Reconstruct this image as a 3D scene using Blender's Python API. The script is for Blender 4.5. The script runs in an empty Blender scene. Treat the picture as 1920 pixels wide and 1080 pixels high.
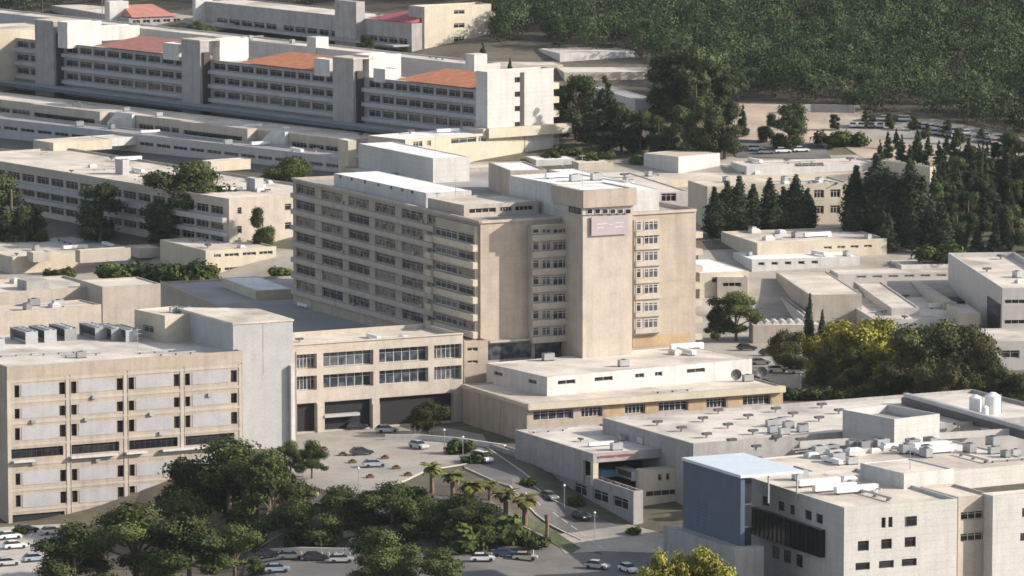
import bpy, math, random
import numpy as np
from mathutils import Vector
random.seed(7)
SC = bpy.context.scene
COL = SC.collection
# ------------------------------------------------------------------ camera, sky, sun, exposure
H = 149.0; FPX = 9500.0; TH = math.radians(7.2)
cam_d = bpy.data.cameras.new('camera'); cam = bpy.data.objects.new('camera', cam_d); COL.objects.link(cam)
cam.location = (0, 0, H); cam.rotation_euler = (math.radians(90) - TH, 0, 0)
cam_d.sensor_width = 36; cam_d.lens = FPX / 1920 * 36; cam_d.clip_start = 5; cam_d.clip_end = 9000
cam_d.dof.use_dof = True; cam_d.dof.focus_distance = 420; cam_d.dof.aperture_fstop = 2.2
SC.camera = cam
SUN_EL = math.radians(26); SX, SY = 0.992, -0.125
w = bpy.data.worlds.new("World"); SC.world = w; w.use_nodes = True
nt = w.node_tree; bg = nt.nodes['Background']
sky = nt.nodes.new('ShaderNodeTexSky'); sky.sky_type = 'NISHITA'; sky.sun_disc = False
sky.sun_elevation = SUN_EL; sky.sun_rotation = math.atan2(SX, SY); sky.air_density = 1.0; sky.dust_density = 1.5
hs = nt.nodes.new('ShaderNodeHueSaturation'); hs.inputs['Saturation'].default_value = 0.6
nt.links.new(sky.outputs[0], hs.inputs['Color']); nt.links.new(hs.outputs[0], bg.inputs[0]); bg.inputs[1].default_value = 0.145
sd = bpy.data.lights.new('sun', 'SUN'); sun = bpy.data.objects.new('sun', sd); COL.objects.link(sun)
sd.energy = 5.0; sd.angle = math.radians(0.5); sd.color = (1, 0.90, 0.785)
sv = Vector((SX * math.cos(SUN_EL), SY * math.cos(SUN_EL), math.sin(SUN_EL)))
sun.rotation_euler = sv.to_track_quat('Z', 'Y').to_euler(); sun.location = (300, 800, 300)
SC.view_settings.view_transform = 'Standard'; SC.view_settings.look = 'None'; SC.view_settings.gamma = 1
SC.view_settings.exposure = 0.42
SC.cycles.max_bounces = 5; SC.cycles.diffuse_bounces = 3; SC.cycles.volume_bounces = 0

# ------------------------------------------------------------------ survey helpers (photo sight line -> point on a level plane)
CT, ST = math.cos(TH), math.sin(TH)
def ray(px, py):
    a = (px - 960) / FPX; b = (540 - py) / FPX
    return (a, CT + b * ST, -ST + b * CT)
def P(px, py, z):
    r = ray(px, py); t = (z - H) / r[2]
    return Vector((r[0] * t, r[1] * t, z))
def PY(px, py, Y):
    r = ray(px, py); t = Y / r[1]
    return Vector((r[0] * t, Y, H + r[2] * t))
def along(p, d, px):           # distance along level direction d from p until the sight column px is met
    k = (px - 960) / FPX
    d0 = p.y * CT - (p.z - H) * ST
    return (k * d0 - p.x) / (d.x - k * d.y * CT)
def smooth(t): t = max(0., min(1., t)); return t * t * (3 - 2 * t)
def lerp(a, b, t): return a + (b - a) * t
def Traw(x, y):
    far = 0.0
    c = y + 1.25 * min(0., x + 10) * smooth((y - 1085) / 60)
    if c > 1085: far = 0.10 * (min(c, 2400) - 1085) * smooth((c - 1085) / 60 + .2)
    if x < -40: s = smooth((-40 - x) / 12); y0 = lerp(886, 938, s); y1 = lerp(870, 914, s); zb = lerp(-7, -9.7, s)
    else: s = smooth((x + 6) / 18); y0 = lerp(886, 930, s); y1 = lerp(870, 860, s); zb = lerp(-7, -8, s)
    t = max(0, min(1, (y0 - y) / (y0 - y1)))
    return far + zb * lerp(smooth(t), t, smooth((x + 6) / 18))
def G(px, py):
    z = 0
    for i in range(25):
        p = P(px, py, z); z = 0.5 * z + 0.5 * Traw(p.x, p.y)
    p = P(px, py, z); p.z = Traw(p.x, p.y); return p

# ------------------------------------------------------------------ materials
def nn(m, t, **kw):
    n = m.node_tree.nodes.new(t)
    for k, v in kw.items(): setattr(n, k, v)
    return n
def mat(name, rgb, var=0.12, rough=0.85, scale=0.35, streak=0.0, dirt=None, dirt_amt=0.0, obj_var=0.0, metal=0.0, fine=0.08, hj=0, seam=0):
    m = bpy.data.materials.new(name); m.use_nodes = True
    L = m.node_tree.links; b = m.node_tree.nodes['Principled BSDF']
    b.inputs['Roughness'].default_value = rough; b.inputs['Metallic'].default_value = metal
    tc = nn(m, 'ShaderNodeTexCoord'); ge = nn(m, 'ShaderNodeNewGeometry')
    n1 = nn(m, 'ShaderNodeTexNoise'); n1.inputs['Scale'].default_value = scale; n1.inputs['Detail'].default_value = 5
    L.new(ge.outputs['Position'], n1.inputs['Vector'])
    r1 = nn(m, 'ShaderNodeMapRange'); r1.inputs[1].default_value = 0.3; r1.inputs[2].default_value = 0.7
    r1.inputs[3].default_value = 1 - var; r1.inputs[4].default_value = 1 + var
    L.new(n1.outputs[0], r1.inputs[0])
    n2 = nn(m, 'ShaderNodeTexNoise'); n2.inputs['Scale'].default_value = scale * 9; n2.inputs['Detail'].default_value = 3
    L.new(ge.outputs['Position'], n2.inputs['Vector'])
    r2 = nn(m, 'ShaderNodeMapRange'); r2.inputs[1].default_value = 0.3; r2.inputs[2].default_value = 0.7
    r2.inputs[3].default_value = 1 - fine; r2.inputs[4].default_value = 1 + fine
    L.new(n2.outputs[0], r2.inputs[0])
    mu = nn(m, 'ShaderNodeMath', operation='MULTIPLY'); L.new(r1.outputs[0], mu.inputs[0]); L.new(r2.outputs[0], mu.inputs[1])
    val = mu.outputs[0]
    if streak:
        mp = nn(m, 'ShaderNodeMapping'); mp.inputs['Scale'].default_value = (0.9, 0.9, 0.06)
        n3 = nn(m, 'ShaderNodeTexNoise'); n3.inputs['Scale'].default_value = 1.0; n3.inputs['Detail'].default_value = 4
        L.new(ge.outputs['Position'], mp.inputs[0]); L.new(mp.outputs[0], n3.inputs['Vector'])
        r3 = nn(m, 'ShaderNodeMapRange'); r3.inputs[1].default_value = 0.45; r3.inputs[2].default_value = 0.75
        r3.inputs[3].default_value = 1.03; r3.inputs[4].default_value = 1 - streak
        L.new(n3.outputs[0], r3.inputs[0])
        m3 = nn(m, 'ShaderNodeMath', operation='MULTIPLY'); L.new(val, m3.inputs[0]); L.new(r3.outputs[0], m3.inputs[1]); val = m3.outputs[0]
    if hj or seam:
        sx = nn(m, 'ShaderNodeSeparateXYZ'); L.new(ge.outputs['Position'], sx.inputs[0])
        def line(src, sp, amt, wd):
            global _v
            a = nn(m, 'ShaderNodeMath', operation='DIVIDE'); L.new(src, a.inputs[0]); a.inputs[1].default_value = sp
            f = nn(m, 'ShaderNodeMath', operation='FRACT'); L.new(a.outputs[0], f.inputs[0])
            c = nn(m, 'ShaderNodeMath', operation='LESS_THAN'); L.new(f.outputs[0], c.inputs[0]); c.inputs[1].default_value = wd / sp
            d = nn(m, 'ShaderNodeMath', operation='MULTIPLY_ADD'); L.new(c.outputs[0], d.inputs[0]); d.inputs[1].default_value = -amt; d.inputs[2].default_value = 1
            return d.outputs[0]
        ls = []
        if hj: ls.append(line(sx.outputs[2], hj, .09, .12))
        if seam:
            for vx, vy in ((-.454, .891), (.891, .454)):
                dp = nn(m, 'ShaderNodeVectorMath', operation='DOT_PRODUCT'); L.new(ge.outputs['Position'], dp.inputs[0]); dp.inputs[1].default_value = (vx, vy, 0)
                ls.append(line(dp.outputs['Value'], seam, .14, .22))
        for l_ in ls:
            q_ = nn(m, 'ShaderNodeMath', operation='MULTIPLY'); L.new(val, q_.inputs[0]); L.new(l_, q_.inputs[1]); val = q_.outputs[0]
    if obj_var:
        oi = nn(m, 'ShaderNodeObjectInfo'); r4 = nn(m, 'ShaderNodeMapRange'); r4.inputs[3].default_value = 1 - obj_var; r4.inputs[4].default_value = 1 + obj_var
        L.new(oi.outputs['Random'], r4.inputs[0])
        m4 = nn(m, 'ShaderNodeMath', operation='MULTIPLY'); L.new(val, m4.inputs[0]); L.new(r4.outputs[0], m4.inputs[1]); val = m4.outputs[0]
    col = nn(m, 'ShaderNodeRGB'); col.outputs[0].default_value = (*rgb, 1); csrc = col.outputs[0]
    if dirt:
        n5 = nn(m, 'ShaderNodeTexNoise'); n5.inputs['Scale'].default_value = scale * 0.45; n5.inputs['Detail'].default_value = 6; n5.inputs['Distortion'].default_value = 0.6
        L.new(ge.outputs['Position'], n5.inputs['Vector'])
        r5 = nn(m, 'ShaderNodeMapRange'); r5.inputs[1].default_value = 0.5; r5.inputs[2].default_value = 0.68; r5.inputs[4].default_value = dirt_amt
        L.new(n5.outputs[0], r5.inputs[0])
        mx = nn(m, 'ShaderNodeMix', data_type='RGBA'); L.new(r5.outputs[0], mx.inputs[0]); L.new(csrc, mx.inputs[6]); mx.inputs[7].default_value = (*dirt, 1)
        csrc = mx.outputs[2]
    vm = nn(m, 'ShaderNodeVectorMath', operation='SCALE'); L.new(csrc, vm.inputs[0]); L.new(val, vm.inputs[3])
    L.new(vm.outputs[0], b.inputs['Base Color'])
    return m
def glassmat(name, dark, curtain, amt=0.35):
    m = bpy.data.materials.new(name); m.use_nodes = True
    L = m.node_tree.links; b = m.node_tree.nodes['Principled BSDF']; b.inputs['Roughness'].default_value = 0.12
    b.inputs['Specular IOR Level'].default_value = 0.35
    oi = nn(m, 'ShaderNodeObjectInfo'); ge = nn(m, 'ShaderNodeNewGeometry')
    n = nn(m, 'ShaderNodeTexNoise'); n.inputs['Scale'].default_value = 0.9; n.inputs['Detail'].default_value = 0; L.new(ge.outputs['Position'], n.inputs['Vector'])
    a = nn(m, 'ShaderNodeMath', operation='MULTIPLY_ADD'); L.new(n.outputs[0], a.inputs[0]); a.inputs[1].default_value = 1.4; L.new(oi.outputs['Random'], a.inputs[2])
    r = nn(m, 'ShaderNodeMapRange'); r.inputs[1].default_value = 1.0; r.inputs[2].default_value = 1.6; r.inputs[4].default_value = amt; L.new(a.outputs[0], r.inputs[0])
    mx = nn(m, 'ShaderNodeMix', data_type='RGBA'); L.new(r.outputs[0], mx.inputs[0]); mx.inputs[6].default_value = (*dark, 1); mx.inputs[7].default_value = (*curtain, 1)
    L.new(mx.outputs[2], b.inputs['Base Color'])
    return m
M = {}
M['tan'] = mat('tan_concrete', (.370,.316,.260), .10, streak=.16, hj=3.4)
M['tan2'] = mat('pale_tan_concrete', (.41,.365,.312), .10, streak=.13)
M['ochre'] = mat('ochre_render', (.40,.29,.18), .14, streak=.12)
M['cream'] = mat('cream_render', (.48,.43,.34), .08, streak=.08)
M['grayc'] = mat('grey_concrete', (.32,.305,.30), .12, streak=.22)
M['lgray'] = mat('light_grey_cladding', (.37,.37,.378), .07, streak=.06)
M['stone'] = mat('pale_stone_cladding', (.48,.465,.445), .06, streak=.10, hj=1.2)
M['white'] = mat('white_paint', (.51,.50,.48), .09, streak=.14)
M['wroof'] = mat('white_roof_coating', (.74,.735,.73), .10, dirt=(.5, .46, .42), dirt_amt=.5, seam=4)
M['roof'] = mat('beige_screed_roof', (.58,.515,.44), .18, scale=.14, dirt=(.31, .26, .22), dirt_amt=.85, seam=6)
M['roof2'] = mat('pale_gravel_roof', (.57,.52,.46), .18, scale=.15, dirt=(.31, .28, .26), dirt_amt=.85, seam=5)
M['groof'] = mat('grey_felt_roof', (.27, .26, .26), .15, scale=.12, dirt=(.42, .38, .34), dirt_amt=.5)
M['bluec'] = mat('blue_grey_cladding', (.065,.095,.145), .07, rough=.5, hj=1.5, streak=.05)
M['blueroof'] = mat('pale_blue_metal_roof', (.55, .62, .68), .04, rough=.5)
M['tile'] = mat('orange_roof_tiles', (.52, .20, .10), .16, scale=.5, fine=.2, hj=.45)
M['tilered'] = mat('faded_red_roof_tiles', (.42, .18, .14), .16, scale=.5, fine=.2, hj=.45)
M['frame'] = mat('pale_window_frame', (.42, .39, .36), .03)
M['dframe'] = mat('dark_window_frame', (.06, .05, .05), .03)
M['glass'] = glassmat('window_glass', (.022, .022, .028), (.30, .26, .22), .7)
M['dglass'] = glassmat('dark_window_glass', (.014, .015, .02), (.08, .08, .08), .3)
M['bglass'] = glassmat('blue_tinted_glass', (.03, .04, .055), (.15, .17, .19), .6)
M['dark'] = mat('interior_shade', (.012, .012, .014), .1)  # near-black colour standing in for the shade inside open bays
M['asph'] = mat('asphalt', (.115, .11, .108), .18, scale=.1, dirt=(.18, .17, .15), dirt_amt=.6)
M['plaza'] = mat('worn_plaza_paving', (.33, .30, .26), .15, scale=.12, dirt=(.2, .19, .18), dirt_amt=.7)
M['pave'] = mat('concrete_pavement', (.42, .39, .35), .12, scale=.3)
M['soil'] = mat('dry_ground', (.11,.095,.065), .3, scale=.05, dirt=(.07, .075, .04), dirt_amt=.9, fine=.2)
M['soil2'] = mat('pale_dry_earth', (.42, .34, .26), .2, scale=.08, dirt=(.3, .24, .17), dirt_amt=.7)
M['dlouv'] = mat('black_metal', (.018, .018, .022), .1, rough=.5)
M['panel'] = mat('grey_blue_cladding_panel', (.35, .35, .37), .07, streak=.08)
M['court'] = mat('pale_court_paving', (.36, .32, .27), .2, scale=.1, dirt=(.2, .17, .14), dirt_amt=.7)
M['shade'] = mat('shaded_earth', (.07, .055, .04), .3, scale=.15, dirt=(.16, .11, .07), dirt_amt=.6, fine=.2)  # brown earth, coloured darker to carry the shade beneath the trees
M['grass'] = mat('green_lawn', (.075, .088, .038), .3, scale=.4, fine=.3)
M['metal'] = mat('grey_metal', (.34, .35, .36), .12, rough=.45, metal=.3, obj_var=.25)
M['dmetal'] = mat('dark_metal', (.07, .07, .075), .1, rough=.5)
M['wmetal'] = mat('white_metal', (.7, .7, .7), .05, rough=.45)
M['red'] = mat('red_lettering', (.34, .10, .08), .05)
M['lav'] = mat('lavender_sign_board', (.36, .315, .33), .06)
M['lavl'] = mat('pale_sign_lettering', (.62, .58, .64), .02)
M['rust'] = mat('brown_fascia', (.20, .09, .07), .1)
M['line'] = mat('white_road_paint', (.6, .6, .58), .1)
M['trunk'] = mat('bark', (.13, .09, .065), .2, scale=2)
M['ptrunk'] = mat('palm_bark', (.16, .10, .07), .2, scale=2)
M['tyre'] = mat('rubber', (.02, .02, .02), .05)
M['orange'] = mat('orange_plants', (.45, .20, .05), .2)

# ------------------------------------------------------------------ mesh builder
ROOTLOC = {}
class MB:
    def __init__(s): s.v = []; s.f = []; s.mi = []
    def hexa(s, pts, mi=0):
        b = len(s.v); s.v += [tuple(p) for p in pts]
        for q in ((0, 3, 2, 1), (4, 5, 6, 7), (0, 1, 5, 4), (1, 2, 6, 5), (2, 3, 7, 6), (3, 0, 4, 7)):
            s.f.append(tuple(b + i for i in q)); s.mi.append(mi)
    def box(s, o, ux, uy, x0, x1, y0, y1, z0, z1, mi=0):
        def q(x, y, z): return (o[0] + ux[0] * x + uy[0] * y, o[1] + ux[1] * x + uy[1] * y, z)
        s.hexa([q(x0, y0, z0), q(x1, y0, z0), q(x1, y1, z0), q(x0, y1, z0), q(x0, y0, z1), q(x1, y0, z1), q(x1, y1, z1), q(x0, y1, z1)], mi)
    def prism(s, poly, z0, z1, mi=0):
        b = len(s.v); n = len(poly)
        s.v += [(p[0], p[1], z0) for p in poly] + [(p[0], p[1], z1) for p in poly]
        s.f.append(tuple(b + i for i in range(n))[::-1]); s.mi.append(mi)
        s.f.append(tuple(b + n + i for i in range(n))); s.mi.append(mi)
        for i in range(n): s.f.append((b + i, b + (i + 1) % n, b + n + (i + 1) % n, b + n + i)); s.mi.append(mi)
    def cyl(s, x, y, z0, z1, r0, r1=None, n=12, mi=0):
        r1 = r0 if r1 is None else r1
        b = len(s.v)
        for z, r in ((z0, r0), (z1, r1)):
            for i in range(n): a = 2 * math.pi * i / n; s.v.append((x + r * math.cos(a), y + r * math.sin(a), z))
        s.f.append(tuple(b + i for i in range(n))[::-1]); s.mi.append(mi); s.f.append(tuple(b + n + i for i in range(n))); s.mi.append(mi)
        for i in range(n): s.f.append((b + i, b + (i + 1) % n, b + n + (i + 1) % n, b + n + i)); s.mi.append(mi)
    def tube(s, pts, r, n=8, mi=0):       # r may be a list
        b = len(s.v); k = len(pts)
        for j, p in enumerate(pts):
            p = Vector(p); d = Vector(pts[min(j + 1, k - 1)]) - Vector(pts[max(j - 1, 0)])
            d.normalize(); a = d.cross(Vector((.13, .27, .95))); a.normalize(); c = d.cross(a)
            rr = r[j] if isinstance(r, (list, tuple)) else r
            for i in range(n):
                t = 2 * math.pi * i / n; q = p + a * rr * math.cos(t) + c * rr * math.sin(t); s.v.append(tuple(q))
        for j in range(k - 1):
            for i in range(n): s.f.append((b + j * n + i, b + j * n + (i + 1) % n, b + (j + 1) * n + (i + 1) % n, b + (j + 1) * n + i)); s.mi.append(mi)
        s.f.append(tuple(b + i for i in range(n))[::-1]); s.mi.append(mi)
        s.f.append(tuple(b + (k - 1) * n + i for i in range(n))); s.mi.append(mi)
    def mesh(s, name, mats, off=(0, 0, 0)):
        me = bpy.data.meshes.new(name)
        me.from_pydata([(v[0] - off[0], v[1] - off[1], v[2] - off[2]) for v in s.v], [], s.f)
        if not isinstance(mats, (list, tuple)): mats = [mats]
        for m in mats: me.materials.append(M[m] if isinstance(m, str) else m)
        if any(s.mi): me.polygons.foreach_set('material_index', s.mi)
        me.update(); return me
    def build(s, name, mats, parent=None, off=None):
        loc = ROOTLOC.get(parent.name, (0, 0, 0)) if parent else (off or (0, 0, 0))
        o = bpy.data.objects.new(name, s.mesh(name, mats, loc)); COL.objects.link(o)
        if parent: o.parent = parent; ROOTLOC[o.name] = loc
        else: o.location = loc; ROOTLOC[o.name] = tuple(loc)
        return o
def tag(o, label, cat, group=None):
    o['label'] = label; o['category'] = cat
    if group: o['group'] = group
    return o
def empty(name, loc, label, cat, group=None):
    o = bpy.data.objects.new(name, None); o.empty_display_size = 1; COL.objects.link(o); o.location = loc
    ROOTLOC[o.name] = tuple(loc); return tag(o, label, cat, group)
def struct(o): o['kind'] = 'structure'; return o

# ------------------------------------------------------------------ windows (shared mesh data by size)
WC = {}
def winmesh(w, h, n, glass, frame, mull):
    w = round(w * 4) / 4; h = round(h * 5) / 5; k = (w, h, n, glass, frame)
    if k in WC: return WC[k]
    m = MB(); X = (1, 0); Y = (0, 1); o = (0, 0)
    fw = mull
    m.box(o, X, Y, -w / 2 + fw * .5, w / 2 - fw * .5, .06, .10, -h / 2 + fw * .5, h / 2 - fw * .5, 0)
    m.box(o, X, Y, -w / 2, w / 2, 0, .09, h / 2 - fw, h / 2, 1); m.box(o, X, Y, -w / 2, w / 2, 0, .09, -h / 2, -h / 2 + fw, 1)
    for i in range(n + 1):
        x = -w / 2 + (w - fw) * i / n
        m.box(o, X, Y, x, x + fw, .004, .088, -h / 2 + fw, h / 2 - fw, 1)
    if h > 1.1: m.box(o, X, Y, -w / 2 + fw, w / 2 - fw, .02, .08, h * .18, h * .18 + fw * .7, 1)
    WC[k] = m.mesh('window', [glass, frame]); return WC[k]

A63 = math.radians(63)
DA = Vector((-math.cos(A63), math.sin(A63), 0)); DB = Vector((math.sin(A63), math.cos(A63), 0))
def span(x0, x1, n, fill=.7):
    p = (x1 - x0) / n; g = p * (1 - fill) / 2
    return [(x0 + p * i + g, x0 + p * (i + 1) - g) for i in range(n)]
SK = 0.35
class Blk:
    """oriented block: near corner c (photo sight), left end l along A, right end r along B"""
    def __init__(s, name, label=None, cat='building', c=None, l=None, r=None, zt=None, zb=None, yb=None, parent=None, ref=None,
                 wall='tan', roof='roof', par=0.9, rowsA=(), rowsB=(), sk=SK, glass='glass', frame='frame', mull=.14, La=None, Lb=None, wname='wall'):
        if zt is None:
            if zb is None: g = G(c[0], yb)
            else: g = P(c[0], yb, zb)
            q = PY(c[0], c[1], g.y); zt = q.z; s.O = Vector((g.x, g.y, zt)); zb = g.z if zb is None else zb
            zb0 = zb - 1.5 if parent is None else zb
        else: s.O = P(c[0], c[1], zt); zb0 = zb if zb is not None else Traw(s.O.x, s.O.y) - 2
        s.zt = zt; s.zb = zb0
        A = DA
        if isinstance(l, tuple):
            q = P(l[0], l[1], zt); d = q - s.O; s.La = d.length; A = d.normalized()
        elif ref is not None: A = ref.A
        s.A = A; s.B = Vector((A.y, -A.x, 0))
        if La: s.La = La
        elif not isinstance(l, tuple): s.La = along(s.O, s.A, l)
        s.Lb = Lb or along(s.O, s.B, r)
        s.rz = {'A': math.atan2(-s.A.y, -s.A.x), 'B': math.atan2(s.B.y, s.B.x)}
        base = (s.O.x, s.O.y, zb0)
        if parent is None: s.root = empty(name, base, label, cat)
        m = MB(); o = (s.O.x, s.O.y); A2 = (s.A.x, s.A.y); B2 = (s.B.x, s.B.y)
        s.par = par; s.sk = sk; zr = zt - par; s.zr = zr
        m.box(o, A2, B2, sk, s.La - .25, sk, s.Lb - .25, zb0, zr)
        for face, L, rows, u00 in (('A', s.La, rowsA, 0), ('B', s.Lb, rowsB, sk)):
            s.skin(m, face, u00, L, zb0, zt, rows)
        m.box(o, A2, B2, s.La - .25, s.La, sk, s.Lb, zb0, zt); m.box(o, A2, B2, sk, s.La - .25, s.Lb - .25, s.Lb, zb0, zt)
        if parent is None: s.wall = m.build(wname, wall, s.root); holder = s.root
        else: s.wall = m.build(name, wall, parent); s.root = parent; holder = s.wall
        if label and parent is not None: s.wall['label'] = label
        s.holder = holder
        m = MB(); m.box(o, A2, B2, sk + .003, s.La - .253, sk + .003, s.Lb - .253, zr - .02, zr + .06); m.build('roof', roof, holder)
        s.gl = (glass, frame, mull)
        for face, rows in (('A', rowsA), ('B', rowsB)):
            for row in rows:
                if len(row) > 3 and row[3] == 'open': continue
                z0, z1, us = s.rowz(face, row)
                np_ = row[3] if len(row) > 3 else 2
                for u0, u1 in us: s.win(face, u0, u1, z0, z1, np_, -sk)
    def dirs(s, face): return (s.A, -s.B) if face == 'A' else (s.B, -s.A)
    def u(s, face, px): return along(s.O, s.dirs(face)[0], px)
    def z(s, face, px, py, d=0):
        a, n = s.dirs(face); q = s.O + a * s.u(face, px)
        # height where sight (px,py) meets this facade
        return PY(px, py, q.y).z
    def rowz(s, face, row):
        y0, y1, xs = row[:3]; us = []
        for x0, x1 in xs:
            a, b = s.u(face, x0), s.u(face, x1); a, b = min(a, b), max(a, b)
            L = s.La if face == 'A' else s.Lb
            a = max(a, .5); b = min(b, L - .3)
            if b - a > .25: us.append((a, b))
        us.sort()
        xr = row[4] if len(row) > 4 else (xs[0][0] if face == 'B' else max(x[1] for x in xs))
        return s.z(face, xr, y1), s.z(face, xr, y0), us
    def fbox(s, m, face, u0, u1, z0, z1, d0, d1, mi=0):
        a, n = s.dirs(face)
        m.box((s.O.x, s.O.y), (a.x, a.y), (n.x, n.y), u0, u1, d0, d1, z0, z1, mi)
    def skin(s, m, face, u00, L, zb, zt, rows):
        rz = sorted([s.rowz(face, r) for r in rows], key=lambda r: -r[1]); top = zt
        for z0, z1, us in rz:
            z1 = min(z1, top - .05)
            if z0 < zb + .05: z0 = zb + .05
            if z1 <= z0: continue
            s.fbox(m, face, u00, L, z1, top, -s.sk, 0)
            c = u00
            for a, b in us:
                if a > c: s.fbox(m, face, c, a, z0, z1, -s.sk, 0)
                c = max(c, b)
            if c < L: s.fbox(m, face, c, L, z0, z1, -s.sk, 0)
            top = z0
        s.fbox(m, face, u00, L, zb, top, -s.sk, 0)
    def win(s, face, u0, u1, z0, z1, n, d, gl=None, holder=None, label=None, name='window'):
        g, f, mu = gl or s.gl
        a, nrm = s.dirs(face); c = s.O + a * ((u0 + u1) / 2) + nrm * (d + .1)
        o = bpy.data.objects.new(name, winmesh(u1 - u0, z1 - z0, n, g, f, mu)); COL.objects.link(o)
        h = holder or s.holder; o.parent = h; lo = ROOTLOC[h.name]
        o.location = (c.x - lo[0], c.y - lo[1], (z0 + z1) / 2 - lo[2]); o.rotation_euler = (0, 0, s.rz[face])
        if label: o['label'] = label
        return o
    def at(s, a, b, z=None): v = s.O + s.A * a + s.B * b; v.z = s.zr + .06 if z is None else z; return v
# ================================================================== TERRAIN
def terrain():
    X0, X1, Y0, Y1, S = -328, 328, 760, 1900, 4.0
    nx = int((X1 - X0) / S) + 1; ny = int((Y1 - Y0) / S) + 1
    v = []; f = []
    for j in range(ny):
        for i in range(nx):
            x = X0 + i * S; y = Y0 + j * S; v.append((x, y, Traw(x, y)))
    for j in range(ny - 1):
        for i in range(nx - 1): a = j * nx + i; f.append((a, a + 1, a + nx + 1, a + nx))
    # skirt out to the horizon
    def add(pts):
        b = len(v); v.extend(pts); f.append(tuple(range(b, b + len(pts))))
    def zz(x, y): return Traw(x, y)
    W = 4000
    for ya, yb in ((-1500, 760), (760, 900), (900, 1085), (1085, 1300), (1300, 1900), (1900, 2400), (2400, 6000)):
        for xa, xb in ((-W, X0), (X1, W)) if 760 <= ya < 1900 else ((-W, X0), (X0, X1), (X1, W)):
            add([(xa, ya, zz(xa, ya)), (xb, ya, zz(xb, ya)), (xb, yb, zz(xb, yb)), (xa, yb, zz(xa, yb))])
    me = bpy.data.meshes.new('ground'); me.from_pydata(v, [], f); me.materials.append(M['soil'])
    o = bpy.data.objects.new('ground', me); COL.objects.link(o); struct(o)
terrain()
import bmesh
def drape(name, pts, material, lift=.12, step=4.0, kind='structure'):
    ps = [G(*p) for p in pts]
    bm = bmesh.new(); vs = [bm.verts.new((p.x, p.y, 0)) for p in ps]; bm.faces.new(vs)
    xs = [p.x for p in ps]; ys = [p.y for p in ps]
    for ax, lo, hi in ((0, min(xs), max(xs)), (1, min(ys), max(ys))):
        c = math.floor(lo / step) * step
        while c < hi:
            if c > lo:
                no = (1, 0, 0) if ax == 0 else (0, 1, 0); co = (c, 0, 0) if ax == 0 else (0, c, 0)
                bmesh.ops.bisect_plane(bm, geom=bm.verts[:] + bm.edges[:] + bm.faces[:], plane_co=co, plane_no=no)
            c += step
    for v in bm.verts: v.co.z = Traw(v.co.x, v.co.y) + lift
    if any(f.normal.z < 0 for f in bm.faces): bmesh.ops.reverse_faces(bm, faces=bm.faces[:])
    me = bpy.data.meshes.new(name); bm.to_mesh(me); bm.free(); me.materials.append(M[material] if isinstance(material, str) else material)
    o = bpy.data.objects.new(name, me); COL.objects.link(o); o['kind'] = kind; return o
drape('court_paving', [(1310, 470), (1680, 455), (1880, 500), (1900, 660), (1560, 650), (1300, 640)], 'court', .07)
drape('court_paving', [(-60, 470), (420, 455), (560, 470), (560, 640), (-60, 640)], 'court', .07)
drape('court_paving', [(1040, 300), (1640, 290), (1650, 440), (1200, 440)], 'court', .07)
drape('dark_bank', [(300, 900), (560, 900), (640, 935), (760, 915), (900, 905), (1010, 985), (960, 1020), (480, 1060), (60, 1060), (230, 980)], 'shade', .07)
drape('shaded_road', [(-60, 250), (640, 250), (900, 262), (900, 300), (640, 330), (-60, 300)], 'asph', .07)
drape('plaza', [(545, 800), (760, 790), (905, 815), (925, 850), (880, 872), (800, 885), (760, 905), (700, 925), (640, 928), (560, 905), (520, 850)], 'plaza', .10)
drape('road', [(860, 850), (905, 835), (1000, 915), (1120, 972), (1275, 1030), (1275, 1110), (1050, 1110), (1130, 1040), (1030, 985), (930, 905), (870, 878)], 'asph', .14)
drape('parking_lot', [(470, 1015), (960, 965), (1010, 985), (1130, 1045), (1120, 1150), (440, 1150)], 'asph', .12)
drape('parking_lot', [(-60, 995), (130, 985), (175, 1035), (110, 1110), (-80, 1110)], 'pave', .12)
drape('parking_lot', [(1340, 625), (1500, 640), (1500, 735), (1400, 700), (1290, 665)], 'plaza', .12)
drape('pavement', [(1030, 1005), (1180, 985), (1275, 1010), (1275, 1040), (1130, 1035), (1060, 1040)], 'plaza', .17)
drape('grass', [(955, 978), (975, 962), (1030, 990), (1090, 1030), (1070, 1040), (1020, 1010)], 'grass', .2)
drape('parking_lot', [(1560, 232), (1620, 222), (1760, 225), (1930, 262), (1930, 300), (1800, 285), (1650, 262), (1560, 275)], 'plaza', .2)
drape('earth_slope', [(1560, 262), (1660, 258), (1900, 292), (1900, 345), (1640, 310)], 'soil2', .13)
drape('forecourt', [(1380, 195), (1610, 198), (1640, 225), (1540, 285), (1420, 290), (1360, 240)], 'soil2', .14)
drape('car_park_road', [(1370, 262), (1540, 270), (1560, 300), (1380, 296)], 'asph', .22)

# ================================================================== MAIN TOWER
T = Blk('hospital_tower', 'tall nine-storey tan hospital block with a blank central shaft, at the centre of the photo', 'hospital building',
        c=(901, 414), l=(549, 333), r=1305, zt=38, zb=0, La=None, wall='tan', roof='groof', par=.8, frame='grayc',
        rowsA=[(345 + 28, 388, [(889, 898)])] and
        [(352 + 30.2 * k - 4, 352 + 30.2 * k + 14,
          [(555, 590), (603, 642), (653, 692), (703, 741), (753, 793), (801, 821)], 3, 573) for k in range(7)] ,
        rowsB=[])
bx, by = T.A, T.B
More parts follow.
